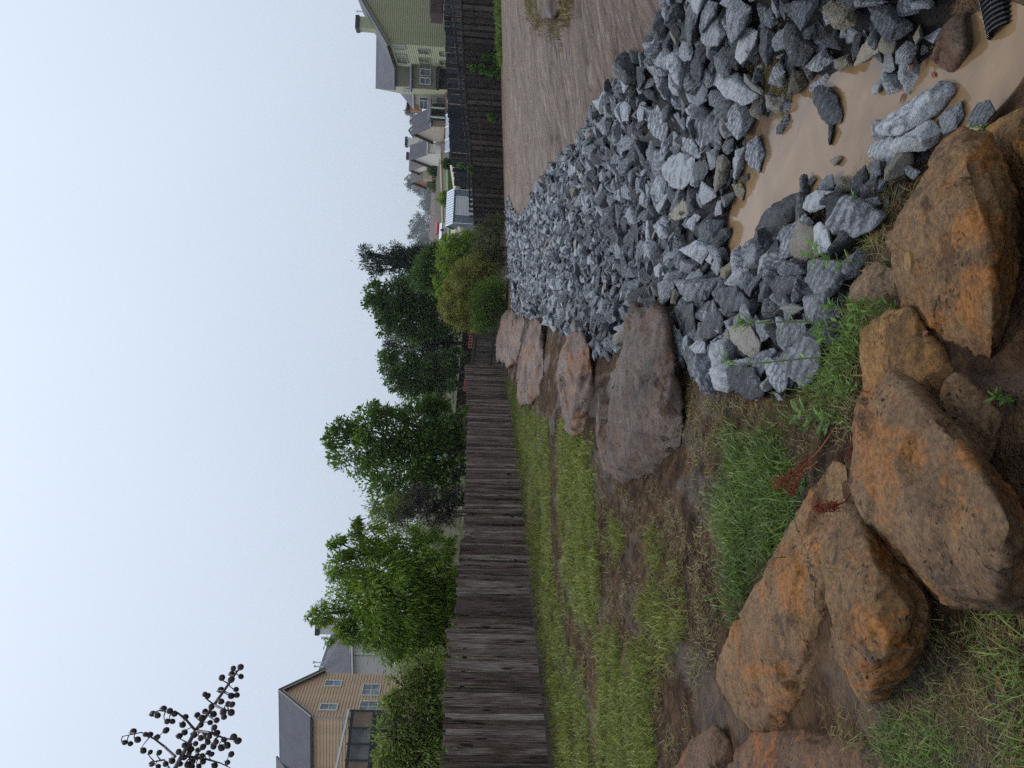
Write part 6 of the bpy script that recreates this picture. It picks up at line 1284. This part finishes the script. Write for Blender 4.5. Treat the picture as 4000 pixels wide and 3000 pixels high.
grass_patch('dry_grass', 'dead grass and stalks littering the soil below the umber boulder', [wpoly([(2640,1450),(2700,1850),(2850,1700),(3150,1800),(3330,1700),(3330,1560),(3250,1480),(3050,1600),(2950,1580),(2720,1500)])], 7000, .07, .0045, 'dry_grass', 7, 2.5, .6, .45, 2.5)
grass_patch('lush_grass', 'thin grass growing in the dark corner below the boulders', [G[8], G[9]], 2400, .09, .0042, 'lush_grass', 8, 1.8, .35, .55, 2.2)
grass_patch('dry_grass', 'dry stalks on the earth below the boulders', [wpoly([(3280,2760),(3420,2780),(3640,2640),(3700,2420),(4060,2450),(4060,3060),(3300,3060)])], 5000, .08, .003, 'dry_grass', 9, 2.5, .55, .5, 4)
grass_patch('grass', 'green weeds between the boulders and the stone heap', [wpoly([(3240,1400),(3280,1250),(3330,1190),(3460,1190),(3360,1290),(3330,1420),(3330,1560),(3250,1650),(3150,1620),(3180,1480)])], 2400, .10, .006, 'lush_grass', 10, 1.2, .15, .55, 3)
grass_patch('grass', 'thin green line of weeds along the foot of the board fence', [wpoly([(1948,-100),(1958,240),(1963,240),(1954,-100)])], 3000, .3, .05, 'lush_grass', 11, .7, 0, .1)
grass_patch('dry_grass', 'olive grass patch on the mud around the lone boulder', [wpoly([(2060,-80),(2055,60),(2110,110),(2210,120),(2260,-80)])], 7000, .13, .016, 'dry_grass', 12, 1.2, .2, .3, 1.0)
grass_patch('dry_grass', 'brown roots and straw matted on the right bank of the pool', [wpoly([(3000,230),(2960,330),(2990,420),(3060,470),(3150,430),(3100,320)]), wpoly([(2930,520),(2960,560),(3060,520),(3040,470)]), wpoly([(3280,780),(3330,880),(3440,960),(3480,880),(3420,760),(3350,700)]), wpoly([(3255,640),(3270,700),(3330,740),(3350,680),(3300,630)]), wpoly([(2820,950),(2870,1030),(2930,1000),(2950,930),(3000,870),(2960,840),(2900,930)])], 13000, .11, .004, 'dry_grass', 13, 3.0, .7, 0)

# ---------------------------------------------------------------- single plants in front
def blade_plant(mb, tip, p, d, L, w, up=Vector((0, 0, 1))):
    d = d.normalized(); s = d.cross(up); s = s.normalized() if s.length > 1e-3 else Vector((1, 0, 0)); n = s.cross(d)
    c = [(0, .12, 0), (.3, 1.0, .03), (.65, .75, .0), (1.0, .05, -.12)]
    vs = []
    for t_, ww, h in c: q = p + d * L * t_ + n * L * h; vs += [q - s * w / 2 * ww, q + s * w / 2 * ww]
    mb.add(vs, [(0, 1, 3, 2), (2, 3, 5, 4), (4, 5, 7, 6)])
def leaf_part(name, mb, mat, root):
    o = mb.build(name, M[mat], root); attr(o.data, 'tint', np.full(len(o.data.vertices), random.random())); return o
M['stem'] = mat_plain('green_stem', (0.15, 0.2, 0.05), .5, .2, 20)
def stalk(label, foot, tops, seed, nleaf=22, L=.085, w=.016, tipcrown=10):
    """a tall leafy weed: stem through pixel points at the foot's depth, each leaf a part"""
    rg = random.Random(seed); f = at(*foot); d = (f - EYE).dot(F_); pts = [f - Z1 * .02] + [P(px, py, d + dd) for px, py, dd in tops]
    root = empty('tall_weed', f, label, 'weed'); MB().tube(pts, [.0045 - .0028 * i / (len(pts) - 1) for i in range(len(pts))], 6).build('stem', M['stem'], root)
    seg = [(pts[i + 1] - pts[i]).length for i in range(len(pts) - 1)]; tot = sum(seg)
    def pt(t_):
        s = t_ * tot
        for i, l in enumerate(seg):
            if s <= l or i == len(seg) - 1: return pts[i].lerp(pts[i + 1], s / l), (pts[i + 1] - pts[i]).normalized()
            s -= l
    for i in range(nleaf + tipcrown):
        t_ = .08 + .85 * (i / nleaf) ** .9 if i < nleaf else rg.uniform(.88, 1.0)
        p, up = pt(min(t_, 1)); a = i * 2.4 + rg.uniform(-.4, .4); h = Vector((cos(a), sin(a), 0)); dn = h * (1.0 if i < nleaf else .75) + up * rg.uniform(.25, .9)
        mb = MB(); k = .55 + .45 * sin(pi * min(t_, .95)); blade_plant(mb, None, p, dn, L * (k if i < nleaf else 1) * rg.uniform(.7, 1.2), w * rg.uniform(.8, 1.2)); leaf_part('leaf', mb, 'l_weed', root)
    return root
stalk('taller leafy weed stem standing in front of the grey stone heap', (3420, 1262), [(3250,1256,0), (3050,1258,-.02), (2960,1262,-.03), (2875,1262,-.04)], 1, 14, .07, .014, 11)
stalk('shorter leafy weed stem left of the taller one', (3330, 1392), [(3150,1400,0), (2990,1416,-.02), (2900,1428,-.03), (2830,1400,-.04)], 2, 10, .06, .012, 10)
for i, (fp, tp, lb) in enumerate([((3440,1215),[(3330,1225,0),(3230,1190,-.02)],'bushy leafy weed against the clay clod'), ((3420,1310),[(3300,1290,-.03),(3180,1275,-.05)],'bushy leafy weed at the root of the tall stems'), ((3400,1350),[(3290,1345,-.05),(3200,1310,-.1)],'leafy weed sprawling towards the orange boulder'),
        ((3345,1520),[(3290,1500,-.02),(3240,1470,-.04)],'small broad leaved weed beside the orange boulder'), ((3500,1200),[(3420,1180,-.02),(3330,1190,-.04)],'low leafy weed under the clay clod'), ((3960,1570),[(3920,1560,-.02),(3885,1548,-.02)],'little sprig growing in the gap beside the largest boulder'),
        ((3870,470),[(3840,500,-.02),(3800,480,-.03)],'sprig growing at the water edge by the largest boulder'), ((3330,1690),[(3290,1640,0),(3210,1620,0)],'yellow green weed at the edge of the middle boulder'),
        ((3680,240),[(3640,180,-.02),(3690,90,-.03)],'pale stalks leaning over the stones beside the pipe boulder'), ((3420,850),[(3370,800,-.02),(3330,760,-.03)],'fading weed among the stones below the striped slab')]):
    stalk(lb, fp, tp, 10 + i, 16, .06 if i < 5 else .04, .012 if i < 5 else .009, 8)
def feather_weed(label, foot, tops, seed, n=9, L=.1):
    rg = random.Random(seed); f = at(*foot); d = (f - EYE).dot(F_); root = empty('feathery_weed', f, label, 'weed')
    pts = [f] + [P(px, py, d + dd) for px, py, dd in tops]; MB().tube(pts, [.0035] * (len(pts) - 1) + [.0015], 5).build('stem', M['stem'], root)
    for i in range(n):
        t_ = .2 + .8 * i / (n - 1); k = t_ * (len(pts) - 1); j = min(int(k), len(pts) - 2); p = pts[j].lerp(pts[j + 1], k - j); a = i * 2.5 + rg.uniform(-.5, .5)
        dv = (Vector((cos(a), sin(a), rg.uniform(.1, .8)))).normalized(); s = dv.cross(Z1).normalized(); mb = MB(); Lf = L * rg.uniform(.7, 1.1)
        mb.tube([p, p + dv * Lf], [.0012, .0006], 3, False)
        for q in range(1, 8):
            c = p + dv * Lf * q / 8
            for sg in (-1, 1): blade_plant(mb, None, c, dv * .7 + s * sg, Lf * .34 * sin(pi * (q + 1) / 10), .008)
        blade_plant(mb, None, p + dv * Lf * .9, dv, Lf * .2, .008)
        leaf_part('frond', mb, 'l_weed', root)
feather_weed('feathery leaved weed arching over the big square stone', (3370, 1035), [(3290,1020,0),(3200,1010,-.02),(3150,1000,-.02)], 1, 9, .075)
feather_weed('feathery leaved weed between the square stone and the shore stones', (3260, 960), [(3210,950,0),(3170,970,-.01)], 2, 7, .085)
feather_weed('low ferny weed on the soil below the stone heap', (3200, 1640), [(3160,1620,0),(3120,1610,0)], 3, 9, .09)
feather_weed('second ferny weed nearer the middle boulder', (3260, 1650), [(3235,1650,0),(3210,1640,0)], 4, 8, .08)
M['dock_seed'] = mat_plain('rusty_seed', (0.22, 0.05, 0.022), .7, .4, 60); M['dock_stem'] = mat_plain('red_stem', (0.23, 0.07, 0.03), .6, .2, 30)
def dock(label, foot, pts_px, seed, seeds=170, r=.016):
    rg = random.Random(seed); f = at(*foot); d = (f - EYE).dot(F_); root = empty('dock_plant', f, label, 'weed'); pts = [f] + [P(px, py, d + dd) for px, py, dd in pts_px]
    MB().tube(pts, [.004] * (len(pts) - 1) + [.002], 5).build('stem', M['dock_stem'], root); mb = MB()
    for i in range(seeds):
        k = (.5 + .5 * rg.random()) * (len(pts) - 1); j = min(int(k), len(pts) - 2); p = pts[j].lerp(pts[j + 1], k - j) + Vector((rg.gauss(0, 1), rg.gauss(0, 1), rg.gauss(0, 1))) * r * .6
        s = .0045; v = [p + Vector(q) * s for q in ((1, 0, 0), (-.5, .86, 0), (-.5, -.86, 0), (0, 0, 1.3), (0, 0, -1.3))]; mb.add(v, [(0, 1, 3), (1, 2, 3), (2, 0, 3), (1, 0, 4), (2, 1, 4), (0, 2, 4)])
    mb.build('seed_head', M['dock_seed'], root)
dock('bent dock stalk with a rusty red seed head lying across the weeds', (3270, 1660), [(3200,1760,.02),(3120,1840,.05),(3030,1900,.08)], 1, 320, .03)
dock('second rusty seed head hanging beside the bent dock stalk', (3200, 1800), [(3130,1850,.05),(3100,1900,.05),(3090,1930,.06)], 2, 150, .016)
dock('upright rusty dock seed head touching the middle boulder', (3320, 1650), [(3325,1720,-.05),(3335,1770,-.08),(3340,1825,-.1)], 3, 260, .02)
dock('rusty seed head lying on top of the long slab boulder', (3340, 1900), [(3300,1960,-.2),(3240,1985,-.22),(3185,1980,-.22)], 4, 260, .02)

# ---------------------------------------------------------------- seed branch hanging into the sky
M['pod'] = mat_plain('seed_pod', (0.022, 0.010, 0.008), .45, .5, 120, .4); M['pod_stem'] = mat_plain('pod_stem', (0.05, 0.028, 0.026), .6, .3, 60)
DB = 1.25
def cp(x, y, dd=0): return P(400 + x / 3.16, 2500 + y / 3.16, DB + dd)
foot = Vector((-1.15, 1.0, 0)); foot.z = T(foot.x, foot.y)
root = empty('crape_myrtle', foot, 'bare branch tip hung with dark round seed pods against the sky', 'branch')
start = cp(640, 2050); mb = MB()
paths = [[(640,2050),(900,1580),(1150,1120),(1380,800),(1560,540),(1660,390),(1720,330)], [(1150,1120),(1030,980),(930,900),(700,870),(620,900)], [(900,1440),(760,1310),(640,1220),(480,1140),(250,1190)], [(1150,1120),(1320,1140),(1500,1210),(1640,1240)],
         [(1000,1430),(1280,1470),(1460,1520),(1580,1580)], [(1380,800),(1480,850),(1600,890)], [(860,1650),(760,1480),(640,1500),(580,1560)]]
rg = random.Random(4); P3 = []; BR = []
mb.tube([foot, foot + Vector((.03, 0, 1.0)), foot.lerp(start, .75) + Vector((-.1, 0, .2)), start], [.02, .016, .01, .004], 6)
mb.build('trunk', M['pod_stem'], root)
for i, pth in enumerate(paths):
    q = [cp(x, y, .02 * i * (j > 0) * (-1) ** i) for j, (x, y) in enumerate(pth)]; P3.append(q); w0 = .0042 if i == 0 else .0024
    BR.append(MB().tube(q, [w0 * (1 - .7 * j / (len(q) - 1)) for j in range(len(q))], 6))
PODS = [(1615,350),(1705,335),(1595,415),(1590,490),(1710,450),(1475,465),(1460,615),(1650,610),(1660,680),(1590,690),(1300,690),(1265,670),(1465,760),(1550,790),(1600,795),(1345,825),(1265,880),(1170,925),(1225,960),(1370,915),(1490,890),(1590,895),(1500,950),(1330,1020),(1410,990),(1380,1080),(1215,1050),(620,910),(680,930),(755,845),(830,875),(890,910),(800,1005),(865,1005),(1025,950),(990,1045),(785,1115),(1015,1140),(950,1185),(1130,1170),(380,1130),(275,1265),(345,1280),(435,1230),(530,1165),(585,1170),(680,1195),(505,1365),(590,1385),(700,1390),(940,1380),(1010,1300),(1070,1290),(1150,1280),(1215,1210),(1320,1190),(1410,1150),(1280,1180),(1400,1260),(1500,1230),(1620,1195),(1675,1245),(1370,1310),(1470,1330),(1540,1300),(1310,1390),(1350,1410),(1070,1400),(1010,1450),(1170,1440),(1230,1430),(1590,1410),(1545,1510),(1385,1550),(610,1530),(860,1490),(780,1530),(690,1560),(1050,1540),(1190,1560),(1110,1500),(1100,1560),(1090,1350),(1180,1360),(1240,1320),(960,1530),(1240,1500),(1300,1260)]
ps = [(-1.0, .05), (-.85, .5), (-.4, .9), (.1, 1.0), (.55, .82), (.85, .45), (1.0, .15), (1.25, .08)]
pv = [(r * cos(a), r * sin(a), z) for z, r in ps for a in [2 * pi * k / 10 for k in range(10)]]; pf = [(i * 10 + k, i * 10 + (k + 1) % 10, (i + 1) * 10 + (k + 1) % 10, (i + 1) * 10 + k) for i in range(len(ps) - 1) for k in range(10)] + [tuple(range(9, -1, -1))]
pod_me = np_mesh('seed_pod', pv, pf, True); pod_me.materials.append(M['pod']); stk = {}
for (x, y) in PODS:
    best, _e, bi = min(((q[j].lerp(q[j + 1], f), (proj(q[j].lerp(q[j + 1], f))[0] - 400 - x / 3.16) ** 2 + (proj(q[j].lerp(q[j + 1], f))[1] - 2500 - y / 3.16) ** 2, qi) for qi, q in enumerate(P3) for j in range(len(q) - 1) for f in (0, .33, .66, 1)), key=lambda a: a[1])
    c = cp(x, y, (best - EYE).dot(F_) - DB + rg.uniform(-.03, .03)); o = bpy.data.objects.new('seed_pod', pod_me); COL.objects.link(o); o.parent = root
    ax_ = (best - c); ax_ = (ax_.normalized() * .6 + Vector((rg.uniform(-.4, .4), rg.uniform(-.4, .4), .9))).normalized(); o.rotation_mode = 'QUATERNION'; o.rotation_quaternion = ax_.to_track_quat('Z', 'Y'); s = rg.uniform(.0043, .0056); o.scale = (s, s, s * 1.12); o.location = c - LOC[root.name]
    BR[bi].tube([best, best.lerp(c, .5) + Z1 * .004, c + ax_ * s], [.0013, .0009, .0008], 4, False)
for b_ in BR: b_.build('branch', M['pod_stem'], root)

# ---------------------------------------------------------------- corrugated pipe
M['pipe'] = mat_plain('black_plastic', (0.008, 0.008, 0.009), .22, .2, 20, .6); M['pipe_mark'] = mat_plain('pale_green_mark', (0.22, 0.36, 0.28), .5, .2, 30)
e0 = on(3928, 120, -2.22); e1 = P(3850, -260, 3.3); ax_ = (e1 - e0).normalized(); rp_ = .064; Lpp = (e1 - e0).length
e1 = e0 + ax_ * max(Lpp, 1.2); e1.z = max(e1.z, WATER + .02)
root = empty('drain_pipe', e0, 'black corrugated plastic drain pipe dipping into the muddy water', 'pipe')
pts, rad = [], []; n = int((e1 - e0).length / .0055)
for i in range(n): pts.append(e0.lerp(e1, i / n)); rad.append(rp_ + .0065 * (1 if (i % 4) in (0, 1) else -1))
MB().tube(pts, rad, 28, False).tube([e0, e1], rp_ * .86, 24, False).build('corrugated_wall', M['pipe'], root)
sd_ = ax_.cross(Z1).normalized(); sd_ = sd_ if sd_.x < 0 else -sd_; u_ = sd_.cross(ax_); u_ = u_ if u_.z > 0 else -u_
for i in range(2, n, 4):
    c = e0.lerp(e1, (i - 1.5) / n)
    for a in (.9,): nn = (u_ * sin(a) + sd_ * cos(a)); MB().box(c + nn * (rp_ + .0068), ax_ * .004, nn.cross(ax_) * .0075, nn * .001).build('stripe_mark', M['pipe_mark'], root)

# ---------------------------------------------------------------- puddles, litter
dg = bpy.context.evaluated_depsgraph_get()
def hit(px, py, o):
    mi = o.matrix_world.inverted(); a = mi @ EYE; d = (mi.to_3x3() @ ray(px, py)).normalized(); ok, loc, nr_, _ = o.ray_cast(a, d); return (o.matrix_world @ loc) if ok else None
bpy.context.view_layer.update()
t = NT('yellow_puddle_water'); t.bsdf((0.22, 0.14, 0.055), .08); M['puddle'] = t.m
t = NT('clear_puddle_water'); t.bsdf((0.09, 0.07, 0.06), .04, None, .8); M['puddle2'] = t.m
def puddle(px, py, lx, ly, o, mat, label):
    c = hit(px, py, o)
    if c is None: return
    q = []
    rg = random.Random(int(px)); d = (c - EYE).dot(F_)
    for k in range(14):
        a = 2 * pi * k / 14; h = hit(px + lx * cos(a) * rg.uniform(.85, 1.1), py + ly * sin(a) * rg.uniform(.9, 1.1), o)
        if h is not None: q.append(h)
    if len(q) < 6: return
    z = sorted(p.z for p in q)[len(q) // 2]
    nrm = Vector((0, 0, 0)); cc = sum(q, Vector()) / len(q)
    for i in range(len(q)): nrm += (q[i] - cc).cross(q[(i + 1) % len(q)] - cc)
    nrm.normalize(); nrm = nrm if nrm.dot(EYE - cc) > 0 else -nrm
    q = [p - nrm * (p - cc).dot(nrm) + nrm * .01 for p in q]
    tag(MB().slab(q, .012, nrm).build('puddle', M[mat]), label, 'puddle')
puddle(3553, 1018, 15, 38, BOULDERS['A'], 'puddle', 'small yellow puddle in a hollow on the largest boulder')
M['dead_leaf'] = mat_leaf('dead_leaf', (0.06, 0.02, 0.012), (0.14, 0.045, 0.022), (0.24, 0.10, 0.05), .1, .6)
def litter(px, py, size, lab, seed, onto=None):
    rg = random.Random(seed); p = (hit(px, py, onto) if onto else None) or at(px, py); p = p + Z1 * .008
    if p.z < WATER: p.z = WATER + .006
    mb = MB(); blade_plant(mb, None, p, Vector((rg.uniform(-1, 1), rg.uniform(-1, 1), .15)), size, size * .45, Z1)
    tag(leaf_part('dead_leaf', mb, 'dead_leaf', None), lab, 'leaf')
for i, (px, py, s, lb) in enumerate([(3245,325,.09,'dark red dead leaf at the right edge of the pool by the lone dark stone'), (3580,365,.06,'orange dead leaf beside the upper end of the striped slab'), (3780,310,.05,'orange scrap of leaf lying in the open muddy water'), (3590,190,.12,'brown dead leaf between the round speckled stone and the pipe boulder'), (3900,2640,.06,'brown dead leaf on the earth in the dark picture corner'), (2908,620,.06,'red brown dead leaf at the far tip of the pool')]): litter(px, py, s, lb, i)
for i, (px, py, s, lb) in enumerate([(3610,1310,.06,'brown dead leaf in the hollow of the orange boulder'), (3640,1545,.05,'dark twig scrap resting on the orange boulder edge')]): litter(px, py, s, lb, 30 + i, BOULDERS['B'])

# ---------------------------------------------------------------- haze
t = NT('thin_mist'); pvn = t.n('VolumePrincipled', None, Density=0.00025, Anisotropy=0.2); pvn.inputs['Color'].default_value = (0.93, 0.95, 1, 1); t.t.links.new(pvn.outputs[0], t.out.inputs['Volume'])
mb = MB().box((0, 10, 26), (1040, 0, 0), (0, 1040, 0), (0, 0, 34))
hz = put('haze', mb.v, mb.f, t.m, None); tag(hz, 'thin rain mist over the whole place', kind='stuff')
